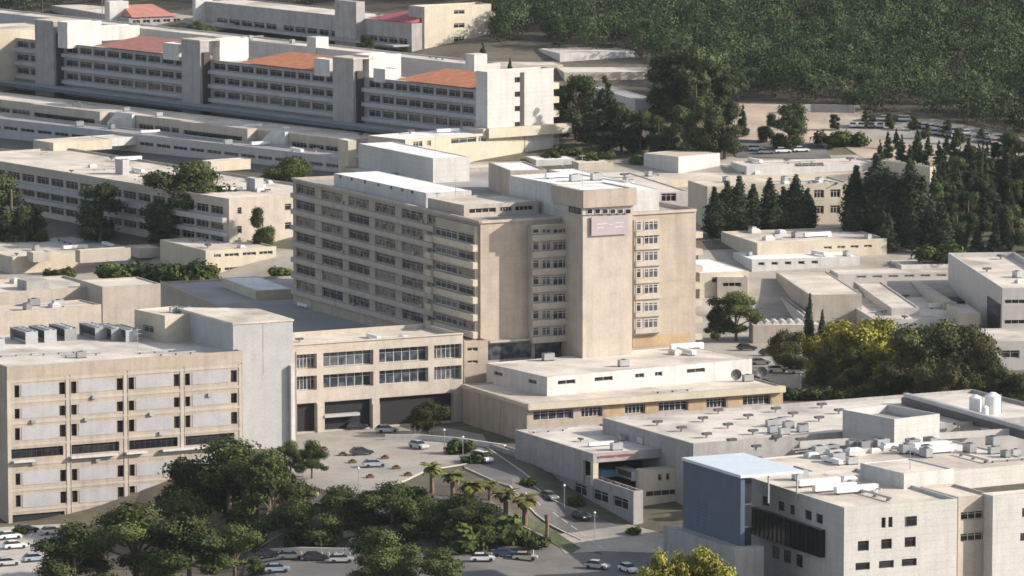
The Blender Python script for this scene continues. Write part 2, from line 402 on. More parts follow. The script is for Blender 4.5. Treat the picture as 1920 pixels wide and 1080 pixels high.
# corner balcony bay on the long face: slabs, parapets and strip glazing
uc0, uc1 = T.u('A', 899), T.u('A', 824)
bay = MB(); T.fbox(bay, 'A', uc0 + .1, uc1, 10.5, 36.9, .003, .9); bayo = bay.build('bay', 'tan', T.root)
for k in range(8):
    z = 34.6 - 3.42 * k
    m = MB(); T.fbox(m, 'A', uc0 - 1.0, uc1 + .3, z - 2.55, z - 1.3, .91, 1.9); T.fbox(m, 'A', uc1 - 1, uc1 + 1.6, z - 2.55, z - 1.3, 1.901, 2.5); m.build('balcony', 'cream', T.root)
    um = uc0 + (uc1 - uc0) * .42
    T.win('A', uc0 + .5, um - .3, z - 1.2, z + .5, 2, .93); T.win('A', um + .3, uc1 - .3, z - 1.2, z + .5, 4, .93, gl=('bglass', 'frame', .16))
# projecting cornice line along the top
m = MB(); T.fbox(m, 'A', -.25, T.La, 37.5, 38.02, .003, .35); T.fbox(m, 'B', .01, T.Lb, 37.5, 38.02, .003, .35); m.build('cornice', 'tan2', T.root)
# floor ledges on the long face
m = MB()
for k in range(8):
    z = T.z('A', 573, 352 + 30.2 * k + 17)
    T.fbox(m, 'A', uc1 + 1.8, T.La, z - .75, z + .25, .003, .6)
m.build('ledge', 'tan2', T.root)
# glazed bay left of shaft
def zat(px, py, d=0): return T.z('B', px, py, d)
b0, b1 = T.u('B', 990), T.u('B', 1079)
m = MB(); T.fbox(m, 'B', b0, b1, zat(990, 640), zat(990, 424), .003, 1.5); T.fbox(m, 'B', b0 - .2, b1, zat(990, 424) + .003, zat(990, 424) + .35, .003, 1.8); m.build('glazed_bay', 'tan2', T.root)
for py in (432, 460, 494, 525, 557, 589, 620):
    h = 8.5 if py > 435 else 5
    for x0, x1, n in ((992, 1004, 1), (1009, 1026, 2), (1030, 1076, 5)):
        T.win('B', T.u('B', x0), T.u('B', x1), zat(x0, py + h), zat(x0, py - h), n, 1.51, gl=('bglass', 'frame', .18))
for py in (476, 509, 541, 573, 605, 636, 445):
    m = MB(); zc_ = zat(990, py); T.fbox(m, 'B', T.u('B', 989), T.u('B', 1079), zc_ - .55, zc_ + .65, 1.512, 2.3); m.build('balcony', 'tan2', T.root)
# glazed bay right of shaft
b0, b1 = T.u('B', 1186), T.u('B', 1235)
m = MB(); T.fbox(m, 'B', b0, b1, zat(1190, 628), zat(1190, 412), .003, .8); m.build('glazed_bay', 'tan2', T.root)
for py in (423, 449, 480, 512, 542, 575, 606):
    for x0, x1, n in ((1189, 1199, 1), (1203, 1231, 3)):
        T.win('B', T.u('B', x0), T.u('B', x1), zat(x0, py + 9), zat(x0, py - 9), n, .81, gl=('bglass', 'frame', .2))
    m = MB(); zc_ = zat(1187, py + 15); T.fbox(m, 'B', T.u('B', 1187), T.u('B', 1236), zc_ - .4, zc_ + .5, .812, 1.3); m.build('balcony', 'tan2', T.root)
# ochre recess below the right wall and dark recess at the foot of the left wall
m = MB(); T.fbox(m, 'B', T.u('B', 1187), T.u('B', 1296), zat(1187, 652), zat(1187, 631), .003, .06); m.build('lower_panel', 'ochre', T.root)
m = MB(); T.fbox(m, 'B', T.u('B', 914), T.u('B', 996), zat(914, 675), zat(914, 646), .003, .12); T.fbox(m, 'B', T.u('B', 1003), T.u('B', 1068), zat(1003, 675), zat(1003, 645), .003, .10); m.build('lower_glazing', 'bglass', T.root)
m = MB(); T.fbox(m, 'B', T.u('B', 914), T.u('B', 1068), zat(914, 642), zat(914, 638), .003, 1.2); m.build('canopy', 'tan2', T.root)
# side balconies beyond the right wall
for k in range(8):
    z = 34.2 - 3.42 * k
    e = MB(); o = (T.O.x, T.O.y)
    u0 = T.Lb + .003; wd = 2.4
    def bb(m_, a0, a1, b0_, b1_, z0, z1): m_.box(o, (T.A.x, T.A.y), (T.B.x, T.B.y), a0, a1, b0_, b1_, z0, z1)
    bb(e, 1.5, 12, u0, u0 + wd, z - 2.3, z - 1.1); e.build('balcony', 'tan2', T.root)
    if k % 2 == 0:
        e = MB(); bb(e, 2.2, 11.4, u0, u0 + .6, z - 1.09, z + 1.1); e.build('balcony_glazing', 'dglass', T.root)
# central shaft
S = Blk('shaft', c=(1093, 357), l=1063, r=1186, zt=44, zb=8, parent=T.root, wall='tan2', roof='wroof', par=.3, La=12)
p = S.O - T.O
def sh(px, py): return S.z('B', px, py)
m = MB()
zt2 = sh(1093, 389)
S.fbox(m, 'B', -.5, S.Lb + .3, zt2, 44.05, .01, 1.1); S.fbox(m, 'A', -.9, 12, zt2, 44.05, .01, .75)
vis = m.build('visor', 'tan', T.root)
m = MB(); S.fbox(m, 'B', -.3, S.Lb + .1, sh(1093, 403), zt2, .01, .35); S.fbox(m, 'A', -.3, 12, sh(1093, 403), zt2, .01, .3); m.build('window_band', 'lgray', vis)
for x0, x1 in span(1097, 1183, 6, .74):
    S.win('B', S.u('B', x0), S.u('B', x1), sh(x0, 401), sh(x0, 391.5), 1, .36, gl=('dglass', 'frame', .1), holder=vis)
S.win('A', .3, 5.2, sh(1093, 402), sh(1093, 391), 2, .31, gl=('dglass', 'dframe', .1), holder=vis)
m = MB(); S.fbox(m, 'B', S.u('B', 1107), S.u('B', 1176), sh(1107, 442), sh(1107, 406), .36, .5); sg = m.build('sign_board', 'lav', T.root); sg['label'] = 'lavender sign board high on the shaft'
m = MB()
for px0, px1, py in ((1117, 1137, 420), (1140, 1146, 421), (1152, 1168, 417.5), (1118, 1131, 427), (1150, 1166, 425)):
    x = px0
    while x < px1 - 1.2:
        wd = random.uniform(1.4, 2.6); S.fbox(m, 'B', S.u('B', x), S.u('B', min(px1, x + wd)), sh(px0, py + .9), sh(px0, py - .9), .5, .53); x += wd + .7
m.build('lettering', 'lavl', sg)
# raised roof block behind shaft
R1 = Blk('plant_storey', c=(1063, 349), l=(955, 329), r=1180, zt=43.6, zb=37, parent=T.root, wall='white', roof='wroof', par=.25)
R1b = Blk('plant_storey', c=(957, 320), l=(916, 304), r=1025, zt=42.8, zb=37, parent=T.root, wall='tan', roof='wroof', par=.3, ref=R1)
R2 = Blk('plant_storey', c=(1187, 357), l=(1030, 318), r=1236, zt=41.5, zb=37, parent=T.root, wall='white', roof='wroof', par=.15, rowsB=[])
# roof-top long white box
R3 = Blk('roof_gallery', c=(799, 362), l=(626, 325), r=884, zt=40.2, zb=37, parent=T.root, wall='white', roof='wroof', par=.1,
         rowsA=[(357.5, 364, [(770, 775)] + [(x, x + 4) for x in (636, 657, 682, 707, 731, 752)], 1)], glass='dglass', mull=.08)
R4 = Blk('lift_room', c=(812, 297), l=(672, 269), r=880, zt=42.5, zb=37, parent=T.root, wall='stone', roof='wroof', par=.2)
R5 = Blk('roof_storey', c=(870, 385), l=(802, 371), r=1010, zt=39.8, zb=37, parent=T.root, wall='tan2', roof='roof', par=.4, rowsB=[(392, 401, [(880, 930), (938, 960), (966, 1000)], 4)], glass='dglass')
# rear wing of the tower (keeps the roof going back beside the lift room)
RW = Blk('rear_wing', c=(668, 322), l=(640, 312), r=960, zt=37.6, zb=10, parent=T.root, wall='tan', roof='roof', par=.5, ref=T)
# white pylon behind
def slab(name, label, cat, c, r, zt, zb, La, wallm, roofm='roof', parent=None, **k):
    return Blk(name, label, cat, c=c, l=0, r=r, zt=zt, zb=zb, La=La, wall=wallm, roof=roofm, parent=parent, **k)

# ================================================================== LOW ROOFS LEFT OF TOWER
LR = Blk('service_wing', 'low flat-roofed wing lying in shadow at the left foot of the tower', 'building', c=(880, 652), l=(560, 512), r=1085, zt=10.6, zb=0, wall='tan', roof='groof', par=.5)
LR2 = Blk('service_wing', 'flat-roofed wing with a parapet wall, just behind the front link block', 'building', c=(552, 634), l=(300, 528), r=900, zt=11.5, zb=0, wall='tan', roof='groof', par=.5)
LR3 = Blk('annex_building', 'small white-roofed annex left of the tower foot, in front of the shrubs', 'building', c=(480, 545), l=(415, 521), r=550, zt=13, zb=5, wall='cream', roof='wroof', par=.2, )
# link building
K = Blk('link_building', 'tan link block with two rows of glazing above a dark open ground floor', 'hospital building', c=(546, 648), l=0, La=17, r=868, zt=17.2, zb=0, wall='tan2', roof='roof', par=1.0,
        rowsB=[(666, 694, [(549, 594), (606, 700), (711, 803), (814, 867)], 6), (707, 734, [(549, 594), (606, 700), (711, 803), (814, 867)], 6),
               (758, 812, [(549, 593), (608, 697), (711, 850)], 'open')], glass='bglass', frame='frame', sk=1.1)
m = MB(); K.fbox(m, 'B', .5, K.Lb - .4, .0, K.z('B', 600, 757), -1.09, -1.06); m.build('undercroft', 'dark', K.root)  # thin near-black sheet paints the shade of the open ground floor
# deepen the undercroft with columns in front
for px in (600, 704):
    m = MB(); u = K.u('B', px); K.fbox(m, 'B', u - .75, u + .75, 0, K.z('B', px, 757) - .01, .003, .35); m.build('column', 'tan2', K.root)
m = MB(); K.fbox(m, 'B', K.u('B', 606), K.u('B', 672), K.z('B', 606, 783), K.z('B', 606, 778), -.9, .6); m.build('canopy_beam', 'lgray', K.root)
m = MB(); K.fbox(m, 'B', 0, K.Lb, 17.2, 17.4, -.6, .25); m.build('coping', 'cream', K.root)
# stair link between link block and podium
Blk('stair_block', 'narrow tan stair block in the shade between link block and podium', 'building', c=(872, 640), l=(862, 636), r=915, zt=15.0, zb=0, wall='tan', roof='roof', par=.5, La=10,
    rowsB=[(652, 659, [(876, 896)], 2), (676, 682, [(876, 896)], 2)], glass='dglass')

# ================================================================== FRONT-LEFT WARD BLOCK
cols = [(26, 38), (110, 124), (131, 145), (218, 232), (239, 253), (325, 338), (346, 358), (432, 446)]
def shrow(y0, y1, n=1): return (y0, y1, [(a + .5, b - 2) for a, b in cols], n)
F = Blk('ward_block', 'six-storey tan front-left block with grey panels between narrow dark windows', 'hospital building', c=(13, 688), l=0, La=46, r=455, zt=19.2, zb=-10, wall='tan', roof='roof2', par=.8,
        rowsB=[shrow(723, 746), shrow(767, 786), shrow(803, 826), (843, 861, [(19, 117), (127, 222), (232, 332), (341, 438)], 10), shrow(888, 910), shrow(929, 951),
               (966, 990, [(20, 118)], 'open')], glass='dglass', frame='dframe', mull=.06, sk=.45)
Fz = lambda px, py: F.z('B', px, py)
for y0, y1 in ((722, 745), (765, 786), (802, 827), (886, 911), (928, 953)):
    for x0, x1 in ((39, 108), (146, 216), (254, 323), (360, 430)):
        m = MB(); F.fbox(m, 'B', F.u('B', x0), F.u('B', x1), Fz(26, y1), Fz(26, y0), .003, .07)
        m.build('cladding_panel', 'panel', F.root)
for x in (14, 127.5 - 3, 235.5 - 3, 342 - 3, 449):
    m = MB(); u = F.u('B', x + 1.5); F.fbox(m, 'B', u - .35, u + .35, -10, Fz(26, 712), .003, .10); m.build('pilaster', 'tan2', F.root)
m = MB()
for y in (716, 755, 794, 836, 872, 920, 958):
    z = Fz(26, y); F.fbox(m, 'B', .02, F.Lb, z - .22, z + .22, .004, .085)
m.build('floor_band', 'tan2', F.root)
m = MB(); F.fbox(m, 'B', .5, F.u('B', 119), -10, Fz(20, 967), -.44, -.40); m.build('undercroft', 'dark', F.root)  # near-black backing paints the shade inside this opening
for k, (x0, x1) in enumerate([(20, 60), (128, 215), (232, 270), (300, 420)]):
    m = MB(); F.fbox(m, 'B', F.u('B', x0), F.u('B', x1), Fz(26, 867), Fz(26, 863), .2, 1.1); m.build('awning', 'white', F.root)
Blk('stair_tower', 'pale stair tower cut off by the left edge beside the front-left block', 'building', c=(-70, 640), l=0, La=30, r=9, zt=20.5, zb=-10, wall='lgray', roof='roof2', par=.4,
    rowsB=[(700 + 40 * i, 716 + 40 * i, [(-40, -8)], 2) for i in range(6)])
PH = Blk('penthouse', c=(309, 592), l=(252, 580), r=389, zt=23.6, zb=18, parent=F.root, wall='cream', roof='roof', par=.4, rowsA=[(612, 626, [(268, 288)], 2)], glass='bglass')
# white annex, a chamfered shaft
q = [P(437, 605, 24.2), P(549, 598, 24.2)]
A0, A1 = q; d = (A1 - A0).normalized(); nrm = Vector((-d.y, d.x, 0))
root = empty('lift_shaft', (A0.x, A0.y, -6), 'tall windowless pale grey shaft right of the front-left block', 'tower')
A2 = A1 + nrm * 17; A3 = A0 + nrm * 26 - d * 1.0; Am = P(390, 593, 23)
m = MB(); m.prism([A0 + d * 1.8, A1 - d * .9, A1 - d * .9 + nrm * 17, A0 + d * 1.8 + nrm * 20], -6, 14); m.prism([A0, A1, A2, A3], 14, 23.8); m.build('wall', 'lgray', root)
m = MB(); m.prism([A0 - nrm * .15 - d * .15, A1 - nrm * .15 + d * .2, A2 + d * .2, A3 - d * .15], 23.8, 24.15); m.build('roof', 'roof', root)
m = MB(); m.prism([A1 - d * .85 - nrm * 1.0, A1 + d * .0 - nrm * 1.0, A1 + nrm * 1, A1 - d * .85 + nrm * 1], -2, 15.5); m.build('fin', 'white', root)
m = MB()
for i in (3,):
    u = (A1 - A0).length * i / 6; m.prism([A0 + d * (u - .05) - nrm * .03, A0 + d * (u + .05) - nrm * .03, A0 + d * (u + .05) + nrm * .02, A0 + d * (u - .05) + nrm * .02], 14.01, 23.7)
m.build('joint', 'grayc', root)
Blk('plant_room', 'tan plant room beside the top of the pale grey shaft', 'building', c=(393, 598), l=(389, 594), r=450, zt=22.4, zb=10, La=16, wall='cream', roof='roof', par=.3)

# ================================================================== PODIUM
PD = Blk('podium', 'low podium with an oversailing pale roof edge in front of the tower', 'building', c=(988, 757), l=(868, 720), r=1468, zt=7.6, zb=-1, wall='tan', roof='roof', par=.35,
         rowsB=[(772, 790, [(1000, 1075), (1090, 1130), (1172, 1210), (1235, 1290)] + [(1325, 1362), (1393, 1445)], 5)], glass='bglass', sk=.6)
m = MB(); PD.fbox(m, 'B', -.2, PD.Lb, PD.z('B', 988, 768), 7.62, .003, 1.2); PD.fbox(m, 'A', -1.2, PD.La, PD.z('B', 988, 764), 7.62, .003, .3); m.build('fascia', 'cream', PD.root)
for x0, x1 in ((1133, 1170), (1212, 1233), (1292, 1323), (1364, 1391), (1447, 1467)):
    m = MB(); PD.fbox(m, 'B', PD.u('B', x0), PD.u('B', x1), 2.0, PD.z('B', 988, 769), .003, .05); m.build('ochre_panel', 'ochre', PD.root)
PU = Blk('upper_storey', c=(1026, 707), l=(912, 681), r=1410, zt=11.0, zb=7, parent=PD.root, wall='white', roof='roof2', par=.15,
         rowsA=[(714, 721, [(990, 1006), (926, 942)], 1)],
         rowsB=[(714, 722, [(1046, 1079), (1115, 1149), (1191, 1208), (1228, 1242), (1288, 1322)], 2)], glass='dglass', mull=.08)

# ================================================================== CLINIC (right foreground)
C = Blk('clinic_building', 'wide flat beige roof dotted with small vents, right foreground', 'clinic building', c=(1300, 832), l=(1130, 783), r=2010, zt=8, zb=-6, wall='grayc', roof='roof2', par=.7)
C2 = Blk('clinic_wing', 'rear strip of the clinic behind its plant wall, against the trees', 'building', c=(1590, 762), l=(1560, 752), r=1990, zt=9, zb=0, wall='lgray', roof='roof2', par=.5, La=26) if False else None
PB = Blk('roof_enclosure', c=(1677, 786), l=(1580, 768), r=1762, zt=12.2, zb=7, parent=C.root, wall='stone', roof='groof', par=1.5, rowsB=[(822, 830, [(1697, 1716)], 2)], glass='dglass')
# dividing parapet on clinic roof
W1 = P(1500, 838, 7.5); W2 = P(1930, 812, 7.5); dd = (W2 - W1); L = dd.length; dd.normalize(); n2 = Vector((-dd.y, dd.x, 0))
m = MB(); m.prism([W1, W2, W2 + n2 * .5, W1 + n2 * .5], 7.3, 8.5); m.build('parapet', 'stone', C.root)
for a, b in (((1690, 746), (1925, 812)),):
    a = P(*a, 8.6); b = P(*b, 8.6); e = (b - a).normalized(); n3 = Vector((e.y, -e.x, 0))
    m = MB(); m.prism([a, b, b - n3 * 3, a - n3 * 3], 7.3, 8.7); m.build('duct_run', 'dmetal', C.root)
    m = MB(); m.prism([a - n3 * .4, b - n3 * .4, b - n3 * 1.4, a - n3 * 1.4], 8.71, 9.5); m.build('duct_run', 'metal', C.root)
# near right building
N = Blk('stone_clinic', 'pale stone building with square dark windows, bottom right corner', 'clinic building', c=(1583, 952), l=(1400, 893), r=1795, zt=10.3, zb=-12, wall='stone', roof='roof', par=.6,
        rowsA=[(966, 984, [(1545, 1552), (1531, 1537), (1509, 1516), (1486, 1493), (1457, 1464), (1432, 1439)] and [(1530, 1543), (1509, 1522), (1480, 1490), (1458, 1471), (1429, 1442)], 1), ],
        rowsB=[(970.5, 990, [(1653, 1661), (1666, 1674)], 1), (1015, 1034, [(1609, 1630), (1653, 1673), (1697, 1718)], 1), (1056, 1070, [(1605, 1632), (1649, 1677), (1692, 1720)], 1),
               ], glass='dglass', frame='dframe', mull=.1)
N.win('B', N.u('B', 1699), N.u('B', 1719), N.z('B', 1699, 986), N.z('B', 1699, 969), 1, .03)
o = N
u0, u1 = N.u('A', 1548), N.u('A', 1418)
zz0 = N.z('A', 1548, 1045); zz1 = N.z('A', 1548, 993)
m = MB(); N.fbox(m, 'A', u0, u1, zz0, zz1, .003, .9); bw = m.build('screen_box', 'dglass', N.root); bw['label'] = 'dark louvred glass box on the shaded side'
m = MB()
for i in range(17):
    u = u0 + (u1 - u0) * i / 16; N.fbox(m, 'A', u - .04, u + .04, zz0, zz1, .91, 1.02)
m.build('louvre', 'dlouv', bw)
for x0, x1 in ((1496, 1506), (1472, 1484), (1450, 1462)):
    N.win('A', N.u('A', x1), N.u('A', x0), zz0 - 3.0, zz0 - 1.0, 1, .03, gl=('dglass', 'dframe', .1))
# further bays of the stone clinic to the right
N2 = Blk('stair_bay', c=(1797, 932.5), l=0, La=12, r=1862, zt=10.1, zb=-12, parent=N.root, wall='tan2', roof='roof', par=.5, rowsB=[(961, 977, [(1794, 1858)], 4), (1002, 1017, [(1794, 1858)], 4)], glass='dglass', frame='frame')
N3 = Blk('side_wing', c=(1862, 930.5), l=1840, r=2010, zt=10.3, zb=-12, parent=N.root, wall='stone', roof='roof', par=.5, rowsB=[(953, 970, [(1917, 1940)], 1), (1000, 1015, [(1914, 1940)], 1)], glass='dglass', frame='dframe')
# roof behind near building joins the clinic roof
N4 = Blk('roof_terrace', c=(1560, 905), l=(1395, 862), r=1960, zt=9.3, zb=6, parent=N.root, wall='stone', roof='roof', par=.3)
N5 = Blk('plant_room', c=(1695, 888), l=(1613, 868), r=1788, zt=12.4, zb=9, parent=N.root, wall='white', roof='roof', par=.25)
# blue shaft
U = Blk('blue_stair_tower', 'blue-grey clad stair tower with a pale oversailing roof, left end of the stone building', 'tower', c=(1389, 896), l=(1281, 863), r=1397, zt=13.6, zb=-12, wall='bluec', roof='blueroof', par=.05)
m = MB(); U.fbox(m, 'B', -.3, 11.5, 13.62, 14.1, -U.La, .5); m.build('canopy', 'blueroof', U.root)
for k in (5.2, 10.6):
    m = MB(); c = U.O + U.B * k - U.A * 0; m.cyl(c.x, c.y, 9, 13.6, .16, n=8); m.build('post', 'lgray', U.root)
m = MB(); U.fbox(m, 'B', U.Lb + .003, U.Lb + 1.8, -12, 13.0, -9, -1.0); m.build('glazed_slot', 'dglass', U.root)
for z in (8.8, 5.0, 1.2, -2.6):
    m = MB(); U.fbox(m, 'B', U.Lb + .01, U.Lb + 1.85, z, z + .25, -9.1, -.9); m.build('transom', 'bluec', U.root)
m = MB(); U.fbox(m, 'A', -2.0, U.La + 3, -12, 2.2, .01, 2.2); U.fbox(m, 'B', .01, U.Lb + 2.5, -12, 2.2, .01, 2.0); m.build('plinth', 'grayc', U.root)
# faint vertical lettering on the blue side (illegible in the photo)
m = MB()
for cx in (1310, 1322):
    y = 942 + (cx - 1310) * .35
    for i in range(7):
        u = U.u('A', cx); zc = U.z('A', cx, y); wd = random.uniform(.5, .95)
        U.fbox(m, 'A', u - wd, u + wd, zc - .16, zc + .16, .003, .03)
        if i % 2: U.fbox(m, 'A', u - wd, u - wd + .25, zc + .16, zc + .55, .003, .03)
        y += 7
m.build('lettering', mat('dark_blue_lettering', (.07, .11, .17), .05), U.root)

# ================================================================== EMERGENCY ENTRANCE BUILDING
E = Blk('emergency_building', 'low grey building with a flat beige roof over a dark open bay and red lettering', 'building', c=(1112, 851), l=(966, 806), r=1277, zt=5.4, zb=3.75, wall='grayc', roof='roof2', par=.35)
o2 = (E.O.x, E.O.y)
m = MB(); m.box(o2, (E.A.x, E.A.y), (E.B.x, E.B.y), 7, E.La - 1, .6, E.Lb, -.5, 3.74); m.build('rear_wall', 'dark', E.root)  # wall coloured near-black for the shade of the open bay
m = MB(); m.box(o2, (E.A.x, E.A.y), (E.B.x, E.B.y), 4.0, E.La, .02, .55, -.5, 3.74); m.build('side_wall', 'grayc', E.root)
m = MB(); m.box(o2, (E.A.x, E.A.y), (E.B.x, E.B.y), .05, 1.1, .05, 1.1, -.5, 3.74); m.build('column', 'cream', E.root)
m = MB()
x = 1118; ez = lambda px, py: E.z('B', px, py)
for x0, x1, y in ((1121, 1152, 857.5), (1157, 1186, 854.5)):
    x = x0
    while x < x1:
        wd = random.uniform(1.8, 3.2); z0 = ez(x0, y + 2.2); z1 = ez(x0, y - 2.2); zc = (z0 + z1) / 2; k = random.randint(0, 3)
        E.fbox(m, 'B', E.u('B', x), E.u('B', x + .9), z0, z1, .004, .10)
        if k != 1: E.fbox(m, 'B', E.u('B', x + .9), E.u('B', x + wd), z1 - .14, z1, .004, .10)
        if k != 2: E.fbox(m, 'B', E.u('B', x + .9), E.u('B', x + wd), z0, z0 + .14, .004, .10)
        if k > 0: E.fbox(m, 'B', E.u('B', x + wd - .5), E.u('B', x + wd), z0 + .14, z1 - .14, .004, .10)
        x += wd + 1.0
m.build('red_lettering', 'red', E.root)
ET = Blk('terrace_block', 'grey terrace wall stepping down along the street, with planters on its edge', 'building', c=(1188, 921), l=(918, 832), r=1206, zt=.9, zb=-9, wall='grayc', roof='plaza', par=.5,
         rowsA=[(938, 958, [(1168, 1182), (1146, 1160), (1122, 1138)] and [(1150, 1178), (1112, 1140), (1076, 1100)], 2)], glass='dglass')
EB = Blk('clinic_annex', 'beige annex wall with paired small windows left of the blue tower', 'building', c=(1207, 883), l=1180, r=1300, zt=2.6, zb=-9, La=3, wall='cream', roof='roof', par=.3,
         rowsB=[(889, 902, [(1234, 1242), (1249, 1257)], 1), (922, 932, [(1211, 1272)], 4)], glass='dglass', frame='cream', mull=.08)
# ================================================================== LONG TERRACED BUILDING (back left)
BE = Blk('end_block', 'tall pale end block with stacked windows, right end of the long terraced building', 'building', c=(914, 135), l=(892, 132.6), r=1038, yb=300, zb=19.5, wall='stone', roof='roof', par=.5,
         rowsB=[(y, y + 10, [(965, 975)], 1) for y in (145, 172, 199, 229)], glass='dglass', frame='dframe', mull=.08)
m = MB(); BE.fbox(m, 'B', BE.u('B', 975), BE.u('B', 983), BE.z('B', 975, 240), BE.z('B', 975, 136), .003, .05); m.build('stair_slot', 'dframe', BE.root)
m = MB(); BE.fbox(m, 'B', -1, BE.Lb + 4.5, 25.2, 27.6, .003, 2.0); BE.fbox(m, 'A', -1, 8, 25.2, 27.6, .003, 2.0); m.build('projecting_slab', 'cream', BE.root)
m = MB(); BE.fbox(m, 'B', BE.u('B', 964), BE.u('B', 984), 19.5, 25.1, .003, .05); m.build('lower_door', 'dframe', BE.root)
for k in range(5):
    m = MB(); z = BE.zt - 4 - k * 3.6; m.box((BE.O.x, BE.O.y), (BE.A.x, BE.A.y), (BE.B.x, BE.B.y), 1, 9, BE.Lb + .003, BE.Lb + 2.6, z - 1.6, z); m.build('balcony', 'cream', BE.root)
zB = BE.zt - 5.4
r1 = lambda x0, x1, n: span(x0, x1, n, .86)
mods = [(690, 890, 8), (398, 636, 9), (122, 353, 9), (-70, 80, 6)]
def yl(x, y0): return y0 + (x - 890) * .112
allr = lambda: [w for a, b, n in mods for w in r1(a, b, n)]
Lg = Blk('terraced_ward_building', 'long grey terraced building with orange tiled roofs and three stair towers, upper left', 'hospital building', c=(906, 169), l=(-90, 57.5), r=985, zt=zB, zb=18, wall='grayc', roof='roof', par=.7,
         rowsA=[(173, 186, allr(), 2, 890), (201, 214, allr(), 2, 890), (229, 242, allr(), 2, 890)] , glass='dglass', frame='grayc', mull=.12)
ul = lambda x: Lg.u('A', x)
Zl = lambda x, y: Lg.z('A', x, y)
for x1, x0, yt in ((392, 357, 77), (680, 641, 111), (117, 82, 41)):
    m = MB(); Lg.fbox(m, 'A', ul(x1), ul(x0), 18, Zl(x1, yt), .003, 3.0); t = m.build('stair_tower', 'grayc', Lg.root)
    m = MB(); Lg.fbox(m, 'A', ul(x1) - .6, ul(x1) - .01, 18, Zl(x1, yt) - 3, .003, 2.2); m.build('stair_glazing', 'dframe', t)
    m = MB(); Lg.fbox(m, 'A', ul(x1) - .15, ul(x0) + .15, Zl(x1, yt) + .002, Zl(x1, yt) + .35, -4, 3.2); m.build('cap', 'cream', t)
m = MB()
for y in (191, 219, 247):
    z = Zl(890, y); Lg.fbox(m, 'A', .4, Lg.La, z - .6, z + .45, .004, .9)
m.build('balcony_band', 'lgray', Lg.root)
m = MB(); z = Zl(890, 256); Lg.fbox(m, 'A', 2, Lg.La, z - .5, z, .01, 9); m.build('canopy_slab', 'groof', Lg.root)
m = MB(); Lg.fbox(m, 'A', 1.8, Lg.La, z - .7, z + .25, 9.003, 9.5); m.build('canopy_edge', 'bluec', Lg.root)
for x0, x1, xr, mt in ((745, 893, 783, 'tile'), (452, 592, 492, 'tile'), (178, 303, 215, 'tilered')):
    a0, a1, ar = ul(x0), ul(x1), ul(xr); z0 = zB + .3; z1 = zB + 3.3
    def q(u, d, z): v = Lg.O + Lg.A * u + Lg.B * d; return (v.x, v.y, z)
    m = MB(); b = [q(a1, -.8, z0), q(a0, -.8, z0), q(a0 + 4, 14, z0 - .2), q(a1, 14, z0 - .2), q(a1, 9.5, z1), q(ar, 9.5, z1)]
    m.v = b; m.f = [(0, 4, 5, 1), (1, 5, 2), (2, 5, 4, 3), (3, 4, 0), (0, 1, 2, 3)]; m.mi = [0] * 5
    m.build('tiled_roof', mt, Lg.root)
def rr(name, c, l, r, zt, zb, wall='white', roof='wroof', parent=None, **k):
    return Blk(name, c=c, l=l, r=r, zt=zt, zb=zb, parent=parent or Lg.root, wall=wall, roof=roof, par=.25, ref=k.pop('ref', Lg), **k)
for c, l, r, h in (((692, 104), 663, 752, 5.5), ((412, 73), 398, 466, 5.5), ((126, 42), 108, 190, 6.5), ((618, 112), 588, 641, 3.6), ((335, 83), 305, 358, 3.6), ((722, 130), 700, 748, 2.6), ((170, 52), 150, 262, 3)):
    rr('roof_room', c, l, r, zB + h, zB - 1)
LgR = Blk('rear_ward_wing', 'pinkish rear wing running behind the orange tiled roofs', 'building', c=(884, 121), l=(-90, 14), r=938, zt=zB + 1.8, zb=22, wall='stone', roof='roof', par=.5)
for x in (874, 577):
    m = MB(); LgR.fbox(m, 'A', LgR.u('A', x + 17), LgR.u('A', x), zB - 1, zB + 4.6, -4, .3); m.build('chimney_wall', 'white', LgR.root)

# ================================================================== FAR BUILDINGS (top)
FE = Blk('far_end_block', 'yellow-cream end block with three stacked windows at the top of the photo, against the forest', 'building', c=(796, 13), l=(768, 10), r=921, yb=92, wall='cream', roof='roof', par=.5,
         rowsB=[(19, 27, [(851, 871)], 2), (44, 53, [(851, 871)], 2), (69, 80, [(851, 871)], 2)], glass='dglass')
for k in range(3):
    m = MB(); z = FE.zt - 2.4 - k * 3.7; m.box((FE.O.x, FE.O.y), (FE.A.x, FE.A.y), (FE.B.x, FE.B.y), 1, 8, FE.Lb + .003, FE.Lb + 2, z - 1.6, z); m.build('balcony', 'cream', FE.root)
m = MB(); FE.fbox(m, 'A', .3, FE.La, FE.zt - 13, FE.zt - .3, .003, .4); m.build('side_shade_skin', 'grayc', FE.root)  # grey skin paints the shade on the cream block's left side
FB = Blk('far_ward_building', 'grey far building with strip windows running left from the yellow-cream end block', 'building', c=(772, 44), l=(380, 2), r=860, zt=FE.zt - 4.6, zb=FE.zb, wall='grayc', roof='roof', par=.4,
         rowsA=[(50, 61, span(530, 640, 5, .85) + span(690, 765, 4, .85) + span(405, 520, 5, .85), 2, 560), (70, 79, span(530, 640, 5, .85) + span(690, 765, 4, .85), 2, 560)], glass='dglass', frame='grayc')
for x1, x0, yt, mt in ((684, 644, 3, 'grayc'),):
    m = MB(); FB.fbox(m, 'A', FB.u('A', x1), FB.u('A', x0), FB.zb, FB.z('A', x1, yt), .003, 3); m.build('stair_tower', mt, FB.root)
def q2(u, d, z): v = FB.O + FB.A * u + FB.B * d; return (v.x, v.y, z)
a1, a0 = FB.u('A', 770), FB.u('A', 690)
m = MB(); m.v = [q2(a1, -.5, FB.zt + .2), q2(a0, -.5, FB.zt + .2), q2(a0, 12, FB.zt + .1), q2(a1, 12, FB.zt + .1), q2(a1, 9, FB.zt + 2.8), q2(a0 - 9, 9, FB.zt + 2.8)]
